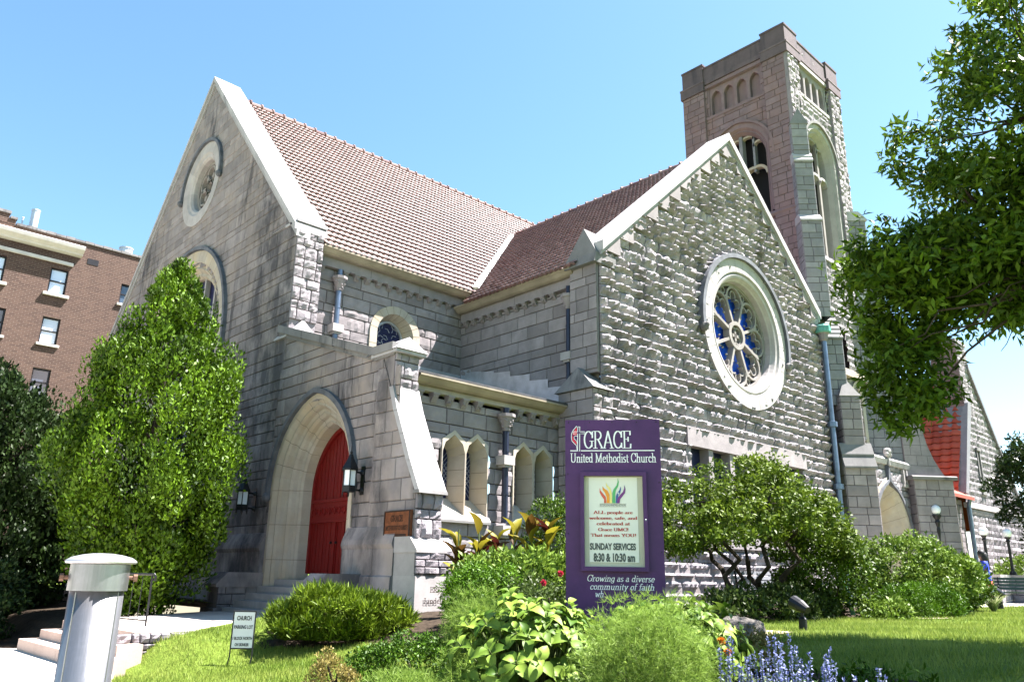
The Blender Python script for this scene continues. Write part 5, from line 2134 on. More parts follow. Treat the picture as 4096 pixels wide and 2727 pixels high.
# cannas
def canna(x, y, h, n, seed, label):
    g = gz(x, y)
    t = thing('canna', label, 'plant', (x, y, g), 'canna plants at the aisle wall')
    r = np.random.default_rng(seed)
    P, D, U, L = [], [], [], []
    for k in range(n):
        a = r.uniform(0, 2 * PI)
        z = g + h * r.uniform(.3, .86)
        P.append((x + .04 * math.cos(a), y + .04 * math.sin(a), z))
        D.append((math.cos(a) * r.uniform(.2, .9), math.sin(a) * r.uniform(.2, .9), 1.0))
        U.append((-math.cos(a), -math.sin(a), .45))
        L.append(r.uniform(.36, .58))
    V, Q, m = place_leaves(np.array(P), np.array(D), np.array(U), np.array(L), big_leaf(), .62)
    fast_mesh('foliage', V, Q, np.repeat(r.choice([.0, .15, .5, .9, 1.0], n), m), M['canna_leaf'], t, smooth=True)
    b = MB()
    b.tube([(x, y, g), (x, y, g + h * .9)], .015, 6)
    b.build('stem', M['stem'], t)


cl = ['leftmost bronze and yellow canna, touching the porch buttress', 'canna with upright dark tips, second from the buttress', 'low yellow-edged canna in the middle of the row', 'dark-tipped canna left of the aisle downspout', 'canna with broad yellow leaves under the aisle downspout', 'rightmost canna with the largest yellow leaf']
for k, (x, y, h) in enumerate(((9.95, 12.0, 1.75), (10.25, 11.75, 1.75), (10.75, 11.8, 1.6), (11.2, 11.75, 1.75), (11.35, 11.45, 1.85), (11.6, 11.2, 1.75))):
    canna(x, y, h, 13, 70 + k, cl[k])


# variegated grass clump, blades near the golden cypress, day lilies
def blades(name, label, x, y, n, h, mat, seed, cat='plant', spread=.9, wd_=.016):
    g = gz(x, y)
    t = thing(name, label, cat, (x, y, g))
    r = np.random.default_rng(seed)
    Vs, Qs, Ts = [], [], []
    for k in range(n):
        a = r.uniform(0, 2 * PI)
        hh, ou = h * r.uniform(.6, 1.1), spread * h * r.uniform(.2, 1)
        s = np.array([-math.sin(a), math.cos(a), 0]) * wd_ / 2
        base = len(Vs) * 8
        pts = []
        for f, ww in ((0, 1), (.4, 1), (.75, .8), (1, .1)):
            c = np.array([x + math.cos(a) * (ou * f ** 1.6 + .03), y + math.sin(a) * (ou * f ** 1.6 + .03), g + hh * (1.25 * f - .45 * f * f)])
            pts += [c - s * ww, c + s * ww]
        Vs.append(np.array(pts))
        for q in range(3):
            Qs.append([base + 2 * q, base + 2 * q + 1, base + 2 * q + 3, base + 2 * q + 2])
            Ts.append(r.uniform())
    fast_mesh('foliage', np.concatenate(Vs), np.array(Qs), np.array(Ts), mat, t)
    return t


blades('variegated_grass', 'pale variegated grass clump at the foot of the porch buttress', 8.55, 11.75, 150, .38, M['varieg'], 1)
blades('iris', 'few upright green blades beside the golden conifer', 4.35, 6.1, 16, .38, M['box_leaf'], 2, spread=.4)
blades('daylily', 'pale strap-leaved clump at the right end of the shrub row', 24.2, 7.1, 90, .6, M['varieg'], 3, wd_=.03)
blades('hosta', 'small pale hosta by the bare patch at the bed edge', 17.3, 6.95, 60, .35, M['varieg'], 4, wd_=.05)

# blue salvia
sp = [(5.5, 3.52), (5.62, 3.4), (5.75, 3.5), (5.6, 3.22), (5.8, 3.3), (5.95, 3.42), (5.68, 3.08), (5.86, 3.12), (6.0, 3.22), (5.55, 3.05), (5.78, 2.95), (5.98, 3.02), (5.9, 2.88), (5.65, 2.78), (5.72, 2.67), (5.8, 2.49)]
for k, (x, y) in enumerate(sp):
    r = np.random.default_rng(200 + k)
    g = gz(x, y)
    if k == 13:
        lab = 'salvia with blue spikes standing in the dark shade, left of two'
    elif k == 14:
        lab = 'salvia with pale blue spikes standing in the dark shade, the middle one'
    elif k == 15:
        lab = 'rightmost salvia standing alone in the dark shade'
    else:
        lab = 'blue-spiked salvia in the dense clump right of the fennel'
    t = thing('salvia', lab, 'flower', (x, y, g), 'blue salvia plants in the dense clump' if k < 13 else 'blue salvia plants in the shade')
    P, D = [], []
    b = MB()
    hmax = (.64 if k < 13 else .58)
    for q in range(3):
        a = r.uniform(0, 2 * PI)
        o_ = r.uniform(.02, .16)
        tx, ty = x + o_ * math.cos(a), y + o_ * math.sin(a)
        h = hmax * r.uniform(.75, 1.1)
        b.tube([(x, y, g), (tx, ty, g + h * .6), (tx, ty, g + h)], .004, 5)
        fp = np.array([(tx, ty, g + h * (.62 + .4 * m / 46)) for m in range(46)])
        V, Q = leaf_quads(fp, unit(r.normal(size=fp.shape) + np.array([0, 0, .5])), .026, .016)
        fast_mesh('flower_spike', V, Q, r.uniform(0, 1, len(fp)), M['salvia_fl'], t)
    for m in range(75):
        a = r.uniform(0, 2 * PI)
        o_ = r.uniform(.02, .17)
        P.append((x + o_ * math.cos(a), y + o_ * math.sin(a), g + hmax * r.uniform(.05, .62)))
        D.append((math.cos(a), math.sin(a), r.uniform(.2, 1)))
    V, Q = leaf_quads(np.array(P), unit(np.array(D)), .07, .028)
    fast_mesh('foliage', V, Q, r.uniform(0, 1, len(P)), M['salvia_leaf'], t)
    b.build('stem', M['stem'], t)

# marigolds and roses
for k, (x, y, dz, lab) in enumerate(((5.85, 3.72, .42, 'orange marigold at the right edge of the fennel, the higher bloom'), (5.78, 3.62, .36, 'orange marigold at the right edge of the fennel, the lower bloom'))):
    g = gz(x, y)
    t = thing('marigold', lab, 'flower', (x, y, g))
    b = MB()
    b.tube([(x, y, g), (x, y, g + dz + .2)], .004, 5)
    b.build('stem', M['stem'], t)
    d = unit(nrg.normal(size=(70, 3)) + np.array([0, 0, .4]))
    V, Q = leaf_quads(np.array([x, y, g + dz + .2]) + d * .008, d, .032, .02)
    fast_mesh('bloom', V, Q, nrg.uniform(0, 1, 70), M['orange_fl'], t)
for k, (x, y, z) in enumerate(((8.75, 8.2, .05), (8.45, 8.25, -.08), (9.2, 8.1, -.02))):
    d = unit(nrg.normal(size=(50, 3)) + np.array([0, 0, .5]))
    V, Q = leaf_quads(np.array([x, y, z]) + d * .01, d, .045, .04)
    fast_mesh('bloom', V, Q, nrg.uniform(0, 1, 50), M['red_fl'], rose_t)

# ------------------------------------------------------------------ lettering
def ac(cx, cy, rx, ry, a0, a1, n=8):
    return [(cx + rx * math.cos(R(a0 + (a1 - a0) * k / n)), cy + ry * math.sin(R(a0 + (a1 - a0) * k / n))) for k in range(n + 1)]


def sf(x, y, w=.11):
    return [(x - w, y), (x + w, y)]


# strokes of a roman book hand (baseline 0, capitals 1, x-height .62): (advance, strokes)
GL = {
    'G': (.86, [ac(.44, .5, .36, .5, 38, 322, 16), [(.78, .62), (.78, .98)], [(.73, .42), (.73, .1)], sf(.72, .42, .13)]),
    'R': (.86, [[(.18, 0), (.18, 1)], [(.18, 1), (.42, 1)] + ac(.42, .76, .26, .24, 90, -90, 8) + [(.18, .52)], [(.42, .52), (.78, 0)], sf(.18, 0, .14), [(.04, 1), (.2, 1)], sf(.78, 0, .1)]),
    'A': (.88, [[(.10, 0), (.44, 1)], [(.44, 1), (.78, 0)], [(.2, .33), (.68, .33)], sf(.1, 0, .1), sf(.77, 0, .13)]),
    'C': (.82, [ac(.44, .5, .36, .5, 40, 320, 16), [(.74, .64), (.74, .98)], [(.74, .04), (.74, .3)]]),
    'E': (.78, [[(.18, 0), (.18, 1)], [(.04, 1), (.68, 1), (.68, .78)], [(.04, 0), (.70, 0), (.72, .24)], [(.18, .52), (.5, .52)], [(.5, .64), (.5, .4)]]),
    'U': (.92, [[(.18, 1), (.18, .3)] + ac(.45, .3, .27, .3, 180, 360, 8) + [(.72, 1)], sf(.18, 1, .14), sf(.72, 1, .11)]),
    'M': (1.08, [[(.16, 0), (.16, 1)], [(.16, 1), (.52, .05)], [(.52, .05), (.88, 1)], [(.88, 1), (.88, 0)], sf(.16, 0), sf(.88, 0, .13), [(.04, 1), (.18, 1)], [(.88, 1), (1.0, 1)]]),
    'L': (.74, [[(.18, 0), (.18, 1)], sf(.18, 1, .14), [(.04, 0), (.66, 0), (.68, .26)]]),
    'T': (.80, [[(.40, 0), (.40, 1)], [(.06, .76), (.08, 1), (.72, 1), (.74, .76)], sf(.4, 0, .14)]),
    'Y': (.86, [[(.43, 0), (.43, .45)], [(.12, 1), (.43, .45)], [(.74, 1), (.43, .45)], sf(.43, 0, .14), sf(.12, 1), sf(.74, 1, .09)]),
    'O': (.92, [ac(.46, .5, .37, .5, 0, 360, 20)]),
    'S': (.62, [ac(.3, .74, .21, .25, 40, 250, 8) + ac(.3, .25, .23, .25, 70, -150, 8)]),
    'N': (.94, [[(.16, 0), (.16, 1)], [(.16, 1), (.76, 0)], [(.76, 0), (.76, 1)], sf(.16, 0), sf(.76, 1)]),
    'I': (.4, [[(.2, 0), (.2, 1)], sf(.2, 0, .13), sf(.2, 1, .13)]),
    'W': (1.1, [[(.1, 1), (.34, 0)], [(.34, 0), (.55, .9)], [(.55, .9), (.78, 0)], [(.78, 0), (1.0, 1)], sf(.1, 1), sf(1, 1)]),
    'K': (.84, [[(.18, 0), (.18, 1)], [(.7, 1), (.2, .42)], [(.34, .56), (.74, 0)], sf(.18, 0), sf(.18, 1), sf(.74, 0)]),
    'H': (.94, [[(.17, 0), (.17, 1)], [(.76, 0), (.76, 1)], [(.17, .5), (.76, .5)], sf(.17, 0), sf(.17, 1), sf(.76, 0), sf(.76, 1)]),
    'D': (.9, [[(.18, 0), (.18, 1)], [(.04, 1), (.36, 1)] + ac(.36, .5, .42, .5, 90, -90, 10) + [(.04, 0)]]),
    'a': (.56, [ac(.25, .47, .15, .15, 150, 0, 6) + [(.40, .1), (.5, .02)], [(.4, .36)] + ac(.24, .18, .17, .18, 90, 300, 8) + [(.4, .14)]]),
    'b': (.62, [[(.14, 1), (.14, .02)], [(.03, 1), (.14, 1)], ac(.32, .31, .2, .31, 150, -160, 12)]),
    'c': (.52, [ac(.29, .31, .21, .31, 45, 315, 12), [(.44, .52), (.45, .46)]]),
    'd': (.64, [ac(.28, .31, .2, .31, 30, 330, 12), [(.47, 1), (.47, 0), (.58, 0)], [(.36, 1), (.47, 1)]]),
    'e': (.54, [[(.09, .34), (.47, .36)] + ac(.28, .31, .2, .31, 10, 320, 14)]),
    'f': (.38, [[(.17, 0), (.17, .8)] + ac(.3, .8, .13, .2, 180, 45, 6), [(.04, .6), (.33, .6)], sf(.17, 0)]),
    'g': (.58, [ac(.27, .33, .2, .29, 20, 340, 12), [(.46, .62), (.46, -.02)] + ac(.27, -.05, .19, .2, 0, -150, 8)]),
    'h': (.66, [[(.15, 0), (.15, 1)], [(.04, 1), (.15, 1)], [(.15, .42)] + ac(.33, .42, .17, .2, 150, 0, 8) + [(.5, 0)], sf(.15, 0), sf(.5, 0)]),
    'i': (.32, [[(.16, 0), (.16, .6)], [(.05, .6), (.16, .6)], sf(.16, 0), [(.155, .86), (.165, .9)]]),
    'l': (.32, [[(.16, 0), (.16, 1)], [(.05, 1), (.16, 1)], sf(.16, 0)]),
    'm': (.98, [[(.15, 0), (.15, .6)], [(.04, .6), (.15, .6)], [(.15, .42)] + ac(.32, .42, .16, .2, 150, 0, 8) + [(.48, 0)], [(.48, .42)] + ac(.65, .42, .16, .2, 150, 0, 8) + [(.81, 0)], sf(.15, 0), sf(.48, 0), sf(.81, 0)]),
    'n': (.66, [[(.15, 0), (.15, .6)], [(.04, .6), (.15, .6)], [(.15, .42)] + ac(.33, .42, .17, .2, 150, 0, 8) + [(.5, 0)], sf(.15, 0), sf(.5, 0)]),
    'o': (.58, [ac(.29, .31, .21, .31, 0, 360, 16)]),
    'p': (.62, [[(.14, .62), (.14, -.3)], [(.03, .6), (.14, .6)], ac(.33, .31, .2, .31, 150, -150, 12), sf(.14, -.3)]),
    'r': (.46, [[(.15, 0), (.15, .6)], [(.04, .6), (.15, .6)], [(.15, .42)] + ac(.32, .42, .15, .18, 150, 50, 5), sf(.15, 0)]),
    's': (.44, [ac(.22, .46, .13, .15, 40, 250, 7) + ac(.22, .15, .15, .15, 80, -150, 7)]),
    't': (.38, [[(.17, .82), (.17, .12)] + ac(.28, .12, .11, .12, 180, 300, 5), [(.04, .6), (.33, .6)]]),
    'u': (.66, [[(.15, .6), (.15, .18)] + ac(.31, .18, .16, .18, 180, 330, 6), [(.5, .6), (.5, 0), (.6, 0)], [(.04, .6), (.15, .6)], [(.4, .6), (.5, .6)]]),
    'v': (.58, [[(.1, .6), (.29, 0)], [(.29, 0), (.48, .6)], sf(.1, .6, .08), sf(.48, .6, .08)]),
    'w': (.84, [[(.1, .6), (.26, 0)], [(.26, 0), (.42, .55)], [(.42, .55), (.58, 0)], [(.58, 0), (.74, .6)], sf(.1, .6, .08), sf(.74, .6, .07)]),
    'y': (.58, [[(.1, .6), (.29, .02)], [(.48, .6), (.25, -.2), (.1, -.28)], sf(.1, .6, .08), sf(.48, .6, .08)]),
    '!': (.36, [[(.18, .3), (.18, 1)], [(.175, .03), (.185, .08)]]),
    ',': (.28, [[(.14, .06), (.1, -.14)]]),
    '.': (.28, [[(.13, .03), (.15, .05)]]),
    ' ': (.34, []),
}


def hull(P):
    P = sorted(set(P))

    def half(Q):
        o = []
        for p in Q:
            while len(o) > 1 and (o[-1][0] - o[-2][0]) * (p[1] - o[-2][1]) - (o[-1][1] - o[-2][1]) * (p[0] - o[-2][0]) <= 0:
                o.pop()
            o.append(p)
        return o[:-1]
    return half(P) + half(P[::-1])


def roman(mb, F, text, u, z, h, width=None, nib=(.075, .022), slant=0.0, align='l', sp=1.0, d=.004, m=0):
    """lettering drawn with a broad nib: thick uprights, thin cross strokes"""
    adv = sum(GL[c][0] * sp for c in text)
    sx = (width / adv) if width else h
    x = u - (adv * sx if align == 'r' else adv * sx / 2 if align == 'c' else 0)
    q = 0
    for c in text:
        a, st = GL[c]
        for line in st:
            for p0, p1 in zip(line[:-1], line[1:]):
                pts = []
                for px, pz in (p0, p1):
                    for ex, ez in ((-1, -1), (1, -1), (1, 1), (-1, 1)):
                        X, Z = px + ex * nib[0], pz + ez * nib[1]
                        pts.append((round(x + (X + slant * Z) * sx, 6), round(z + Z * h, 6)))
                H = hull(pts)
                if len(H) > 2:
                    mb.face([F(a_, b_, d + .00008 * (q % 24)) for a_, b_ in H], .5, m)
                q += 1
        x += a * sp * sx


def sans(mb, F, text, uc, z0, h, width, d=.004, m=0, bold=0.0):
    """built-in sans lettering scaled to a cap height and a width"""
    cu = bpy.data.curves.new('lettering_outline', 'FONT')
    cu.body = text
    cu.offset = bold
    cu.resolution_u = 3
    ob = bpy.data.objects.new('lettering_outline', cu)
    COL.objects.link(ob)
    dg_ = bpy.context.evaluated_depsgraph_get()
    me = bpy.data.meshes.new_from_object(ob.evaluated_get(dg_))
    V = [v.co.copy() for v in me.vertices]
    Fs = [tuple(p.vertices) for p in me.polygons]
    bpy.data.objects.remove(ob)
    bpy.data.curves.remove(cu)
    bpy.data.meshes.remove(me)
    x0, x1 = min(v.x for v in V), max(v.x for v in V)
    y1 = max(v.y for v in V)
    I = mb.pts([F(uc + ((v.x - x0) / (x1 - x0) - .5) * width, z0 + v.y / y1 * h, d) for v in V])
    for f in Fs:
        mb.idx([I[k] for k in f], .5, m)


def paint(name, col, rough=.55):
    return flat(name, col, rough, var=.03)


# ------------------------------------------------------------------ the church sign
def purple_mat():
    s = NT('weathered_purple_paint')
    n = s.noise(2.0, 6, .7, s.pos())
    c = s.mix(s.ramp(n, [(.35, 0.0), (.7, 1.0)]), (.046, .010, .074), (.080, .021, .112))
    c = s.mix(s.ramp(s.noise(7, 5, .7, s.pos(1, 1, .4)), [(.56, 0.0), (.75, .4)]), c, (.03, .015, .06))
    s.bump(s.noise(60, 3, .6, s.pos()), .12, .005)
    return s.fin(c, .5, 0, .4)


M['purple'] = purple_mat()
SA, SB = Vector((7.05, 6.52, 0)), Vector((7.775, 5.635, 0))
SU = (SB - SA).normalized()
SN = Vector((SU.y, -SU.x, 0))
if SN.dot(SA) > 0:
    SN = -SN
SW = (SB - SA).length
SF = lambda u, z, d: SA + SU * u + SN * d + Vector((0, 0, z))
ZT, ZB = 1.86, -1.15
sx_ = lambda x, y: (x - (100 + (y - 140) * 18 / 1250)) / (657 + (y - 140) * 40 / 1250) * SW
PX = (SW / 677)
sz_ = lambda y: 1.86 - (y - 140) / 1250 * 2.02
sign = thing('church_sign', 'tall purple church sign board with white lettering and a cream notice case', 'sign', tuple(SA + SU * SW / 2 + Vector((0, 0, gz(7.4, 6.1)))))
w = MB()
w.fbox(SF, 0, SW, ZB, ZT, -.16, 0)
w.build('board', M['purple'], sign)
for u, z in ((.04, ZT - .03), (SW * .26, ZT - .03), (SW * .5, ZT - .03), (SW * .76, ZT - .03), (SW - .04, ZT - .03), (.03, 1.2), (.03, .5), (SW - .03, 1.1), (SW - .03, .3)):
    w = MB()
    w.ball(SF(u, z, .0), .008, 6, 4)
    w.build('screw', M['black_iron'], sign)
w = MB()
wt = M['white']
y = 357
roman(w, SF, 'GRACE', sx_(233, y), sz_(356), sz_(228) - sz_(356), sx_(568, y) - sx_(233, y), (.062, .018))
w.build('lettering', wt, sign)
w = MB()
w.fbox(SF, sx_(139, 374), sx_(186, 374), sz_(378), sz_(371), 0, .004)
w.build('ruled_line', wt, sign)
w = MB()
w.fbox(SF, sx_(213, 374), sx_(728, 374), sz_(378), sz_(371), 0, .004)
w.build('ruled_line', wt, sign)
w = MB()
roman(w, SF, 'United Methodist Church', sx_(140, 430), sz_(462), sz_(395) - sz_(462), sx_(737, 430) - sx_(138, 430), (.062, .022))
w.build('lettering', wt, sign)
hh = (sz_(1272) - sz_(1315))
for txt, yb in (('Growing as a diverse', 1313), ('community of faith', 1369), ('wh', 1420)):
    w = MB()
    wid = {1313: 473, 1369: 450, 1420: 62}[yb]
    if txt == 'wh':
        roman(w, SF, txt, sx_(322, yb), sz_(yb), hh, wid * PX * .96, (.058, .028), .22)
    else:
        roman(w, SF, txt, sx_(735, yb), sz_(yb), hh, wid * PX * .97, (.055, .028), .22, 'r')
    w.build('lettering', wt, sign)
# emblem: outlined cross with a red flame
w = MB()
P = lambda x, y: (sx_(x, y), sz_(y))


def outline_box(x0, x1, y0, y1, t):
    pass


cross = [(190, 192), (204, 192), (204, 230), (238, 230), (238, 245), (204, 245), (205, 378), (190, 378), (190, 245), (157, 245), (157, 230), (190, 230)]
sweep_rect(w, SF, [P(*c) for c in cross], .0085, 0, .004, True)
fl = [(183, 187), (172, 200), (158, 218), (146, 245), (145, 275), (150, 300), (165, 318), (182, 336), (188, 372)]
sweep_rect(w, SF, [P(*c) for c in fl], .007, 0, .0046)
f2 = [(188, 262), (172, 262), (164, 272), (166, 284), (174, 292), (184, 302), (188, 322)]
sweep_rect(w, SF, [P(*c) for c in f2], .006, 0, .0052)
em = w.build('emblem', wt, sign)
w = MB()
w.face([SF(*P(*c), .002) for c in [(182, 198), (172, 208), (160, 228), (152, 250), (163, 258), (185, 254), (185, 226)]])
w.face([SF(*P(*c), .0024) for c in [(160, 264), (152, 262), (150, 280), (155, 300), (168, 314), (182, 330), (184, 312), (170, 296), (160, 284)]])
w.build('flame', paint('emblem_red', (.62, .03, .06)), em)

# notice case
cx0, cx1, cy0, cy1 = 221, 680, 538, 1243
cu0, cu1, cz0, cz1 = sx_(217, 890), sx_(684, 890), sz_(1243), sz_(538)
case = MB()
fwd = .068 * SW / 1.25
iu0, iu1, iz0, iz1 = cu0 + fwd * .75, cu1 - fwd * .75, cz0 + fwd * .8, cz1 - fwd * .75
for a, b, c, d in ((cu0, iu0, cz0, cz1), (iu1, cu1, cz0, cz1), (iu0, iu1, cz0, iz0), (iu0, iu1, iz1, cz1)):
    case.fbox(SF, a, b, c, d, 0, .07)
co = case.build('notice_case', M['purple'], sign)
w = MB()
w.face([SF(iu0, iz0, .012), SF(iu1, iz0, .012), SF(iu1, iz1, .012), SF(iu0, iz1, .012)])
w.build('backing', paint('cream_backing', (.50, .49, .36)), co)
w = MB()
pu0, pu1, pz0, pz1 = sx_(277, 880), sx_(619, 880), sz_(1182), sz_(575)
w.face([SF(pu0, pz0, .018), SF(pu1, pz0, .018), SF(pu1, pz1, .018), SF(pu0, pz1, .018)])
poster = w.build('poster', paint('poster_paper', (.72, .72, .62)), co)
w = MB()
w.ball(SF(sx_(671, 883), sz_(883), .07), .010, 8, 6)
w.build('lock', M['galv'], co)
PD = .021
red_ink = paint('dull_red_ink', (.40, .055, .04))
ink = paint('charcoal_ink', (.07, .08, .07))
for txt, yb, xa, xb in (('ALL people are', 840, 308, 581), ('welcome, safe, and', 880, 279, 614), ('celebrated at', 920, 331, 563), ('Grace UMC!', 962, 342, 554), ('That means YOU!', 1002, 291, 608)):
    red = MB()
    ks = lambda x: (sx_(x, yb))
    roman(red, SF, txt, ks(xa), sz_(yb), sz_(0) - sz_(21.5), ks(xb) - ks(xa), (.105, .022), d=PD)
    red.build('lettering', red_ink, poster)
w = MB()
sans(w, SF, 'SUNDAY SERVICES', sx_(445, 1070), sz_(1093), sz_(1047) - sz_(1093), sx_(606, 1070) - sx_(285, 1070), PD, bold=.045)
w.build('lettering', ink, poster)
w = MB()
sans(w, SF, '8:30 & 10:30 am', sx_(456, 1150), sz_(1174), sz_(1117) - sz_(1174), sx_(601, 1150) - sx_(312, 1150), PD, bold=.045)
w.build('lettering', ink, poster)
w = MB()
sans(w, SF, 'RECONCILING MINISTRIES NETWORK', sx_(443, 776), sz_(784), sz_(770) - sz_(784), sx_(534, 776) - sx_(352, 776), PD)
w.build('lettering', ink, poster)
w = MB()
w.fbox(SF, sx_(350, 768), sx_(537, 768), sz_(768), sz_(766.5), .019, .021)
w.build('ruled_line', ink, poster)
w = MB()
w.fbox(SF, sx_(350, 788), sx_(537, 788), sz_(789), sz_(787.5), .019, .021)
w.build('ruled_line', ink, poster)
flames = [((.62, .10, .06), [(382, 763), (380, 735), (362, 710), (349, 685), (349, 652), (356, 672), (374, 695), (392, 718), (397, 763)]),
          ((.78, .30, .03), [(399, 763), (398, 718), (388, 692), (370, 665), (368, 640), (380, 655), (404, 672), (418, 700), (420, 763)]),
          ((.80, .68, .22), [(421, 763), (421, 700), (412, 665), (394, 640), (391, 612), (402, 632), (424, 655), (434, 690), (436, 763)]),
          ((.10, .40, .14), [(438, 763), (438, 690), (446, 662), (466, 635), (474, 605), (473, 580), (482, 608), (478, 640), (462, 672), (458, 700), (460, 763)]),
          ((.04, .10, .28), [(463, 763), (463, 715), (470, 690), (486, 670), (496, 640), (498, 662), (492, 690), (480, 712), (478, 763)]),
          ((.18, .04, .20), [(472, 763), (474, 728), (490, 705), (512, 680), (520, 655), (519, 628), (529, 660), (526, 690), (508, 715), (493, 735), (489, 763)])]
for k, (c, pts) in enumerate(flames):
    w = MB()
    w.face([SF(sx_(x, y), sz_(y), PD + .0005 * k) for x, y in pts])
    w.build('flame', paint('flame_colour', c), poster)
w = MB()
w.fbox(SF, sx_(478, 690), sx_(481, 690), sz_(706), sz_(682), PD + .002, PD + .004)
w.fbox(SF, sx_(472, 690), sx_(487, 690), sz_(692), sz_(689), PD + .002, PD + .0045)
w.build('small_cross', wt, poster)

# ------------------------------------------------------------------ bronze plaque, cornerstone lettering
pl = thing('bronze_plaque', 'dark bronze name plaque on the porch buttress below the lantern', 'plaque', (9.9, 13.95, .66))
FQ = FX(9.925)
w = MB()
w.fbox(FQ, 13.50, 14.42, .68, 1.30, -.02, .05)
w.build('plate', flat('reddish_bronze', (.17, .055, .022), .45, .3, var=.35, scale=8), pl)
w = MB()
FQM = lambda u, z, d: FQ(14.42 - u, z, d)
dk = flat('dark_bronze', (.035, .015, .010), .5, .3)
roman(w, FQM, 'GRACE', .46, 1.07, .13, .44, (.07, .03), align='c', d=.056)
roman(w, FQM, 'METHODIST CHURCH', .46, .90, .085, .78, (.07, .04), align='c', d=.056)
w.fbox(FQM, .12, .80, .765, .815, .05, .058)
for a, b, c, d in ((0, .92, .68, .71), (0, .92, 1.27, 1.30), (0, .03, .71, 1.27), (.89, .92, .71, 1.27)):
    w.fbox(FQM, a, b, c, d, .05, .062)
w.build('lettering', dk, pl)
w = MB()
FC = FY(13.145)
roman(w, FC, 'EREC', 10.2, -.33, .10, .36, (.07, .045), d=.004)
w.build('cut_lettering', dk, church)
w = MB()
roman(w, FC, 'Lindell', 10.06, -.54, .10, .48, (.055, .04), d=.004)
w.build('cut_lettering', dk, church)

# ------------------------------------------------------------------ wall lanterns
def lantern(y, z, label):
    t = thing('wall_lantern', label, 'lantern', (9.72, y, z - .5), 'iron wall lanterns beside the red door')
    c = Vector((9.62, y, z))
    N = 6
    w = MB()
    w.lathe(c, [(.155, -.36), (.165, -.36), (.165, -.22), (.155, -.22)], N, cap0=True)
    for k in range(N):
        a = 2 * PI * k / N
        p = c + Vector((.155 * math.cos(a), .155 * math.sin(a), 0))
        w.tube([p + Vector((0, 0, -.42)), p + Vector((0, 0, .14))], .014, 5)
        w.lathe(p + Vector((0, 0, -.46)), [(.002, -.02), (.013, .04)], 5)
    w.lathe(c, [(.165, .12), (.20, .12), (.20, .155), (.19, .17)], N)
    w.build('frame', M['black_iron'], t)
    w = MB()
    w.lathe(c, [(.20, .17), (.15, .26), (.075, .40), (.05, .48), (.02, .50)], N)
    w.ball(c + Vector((0, 0, .53)), .035, 8, 6)
    w.lathe(c, [(.014, .55), (.012, .66), (.003, .76)], 6)
    w.build('roof_cap', M['black_iron'], t)
    w = MB()
    w.lathe(c, [(.142, -.22), (.142, .13)], N, cap0=False, cap1=False)
    w.build('glass_pane', M['frosted'], t)
    w = MB()
    for zz in (.1, -.3):
        w.tube([c + Vector((.15, 0, zz)), c + Vector((.38, 0, zz))], .022, 6)
        w.ball(c + Vector((.34, 0, zz)), .07, 8, 5)
    w.box(9.955, 10.0, y - .07, y + .07, z - .4, z + .25)
    w.build('bracket', M['black_iron'], t)
    return t


lantern(15.52, 2.12, 'black iron lantern on the sunny side of the red door, above the plaque')
lantern(20.85, 1.98, 'black iron lantern left of the red door, half hidden by the conical tree')

# globe lamp by the tower entrance
t = thing('globe_wall_lamp', 'black bracket lamp with white globe by the arched tower entrance', 'lamp', (36.9, 12.4, 2.0))
gl = (36.75, 12.45, 0)
w = MB()
w.ball((gl[0], gl[1], 3.02), .21, 18, 12)
w.build('globe', M['frosted'], t, True)
w = MB()
w.lathe((gl[0], gl[1], 0), [(.02, 1.45), (.06, 1.55), (.05, 1.7), (.10, 2.2), (.08, 2.3), (.13, 2.5), (.1, 2.6), (.18, 2.72), (.2, 2.8)], 12)
w.tube([(gl[0], gl[1], 2.3), (gl[0] + .28, gl[1] + .42, 2.3)], .05, 8)
w.tube([(gl[0], gl[1], 2.05), (gl[0] + .28, gl[1] + .42, 2.3)], .03, 8)
w.lathe((gl[0] + .28, gl[1] + .40, 2.1), [(.09, 0), (.09, .45)], 10)
w.build('bracket', M['black_iron'], t)

# ------------------------------------------------------------------ galvanised bollard at the corner
def steel_mat():
    s = NT('brushed_galvanised_steel')
    n = s.noise(3.0, 4, .6, s.obj(6, 6, .5))
    c = s.mix(s.ramp(n, [(.3, 0.0), (.7, 1.0)]), (.17, .172, .178), (.29, .292, .30))
    c = s.mix(s.ramp(s.noise(25, 4, .7, s.obj()), [(.5, 0.0), (.8, .3)]), c, (.36, .36, .38))
    s.bump(s.noise(80, 3, .6, s.obj(3, 3, .3)), .12, .004)
    return s.fin(c, .36, .85, .5)


bx_, by_ = 1.01, 3.35
t = thing('bollard', 'thick galvanised steel post with a domed cap, close by at the lower left', 'bollard', (bx_, by_, -1.445))
stl = steel_mat()
w = MB()
w.lathe((bx_, by_, 0), [(.094, -1.445), (.094, -.075)], 48, cap0=True)
w.build('post', stl, t, True)
w = MB()
for a in (3.6, 5.3):
    p = Vector((bx_ + .094 * math.cos(a), by_ + .094 * math.sin(a), 0))
    w.tube([p + Vector((0, 0, -1.44)), p + Vector((0, 0, -.08))], .0022, 6)
w.build('seam', stl, t)
w = MB()
w.lathe((bx_, by_, 0), [(.094, -.075), (.104, -.075), (.104, .02), (.102, .022)], 48, cap0=False)
w.build('collar', stl, t, False)
w = MB()
w.lathe((bx_, by_, 0), [(.102, .022), (.122, .024), (.125, .03), (.122, .035), (.105, .046), (.07, .055), (.035, .060), (.002, .061)], 48)
w.build('domed_cap', flat('cap_aluminium', (.42, .42, .43), .42, .6, var=.06), t, True)
dv = Vector((by_, -bx_, 0)).normalized()
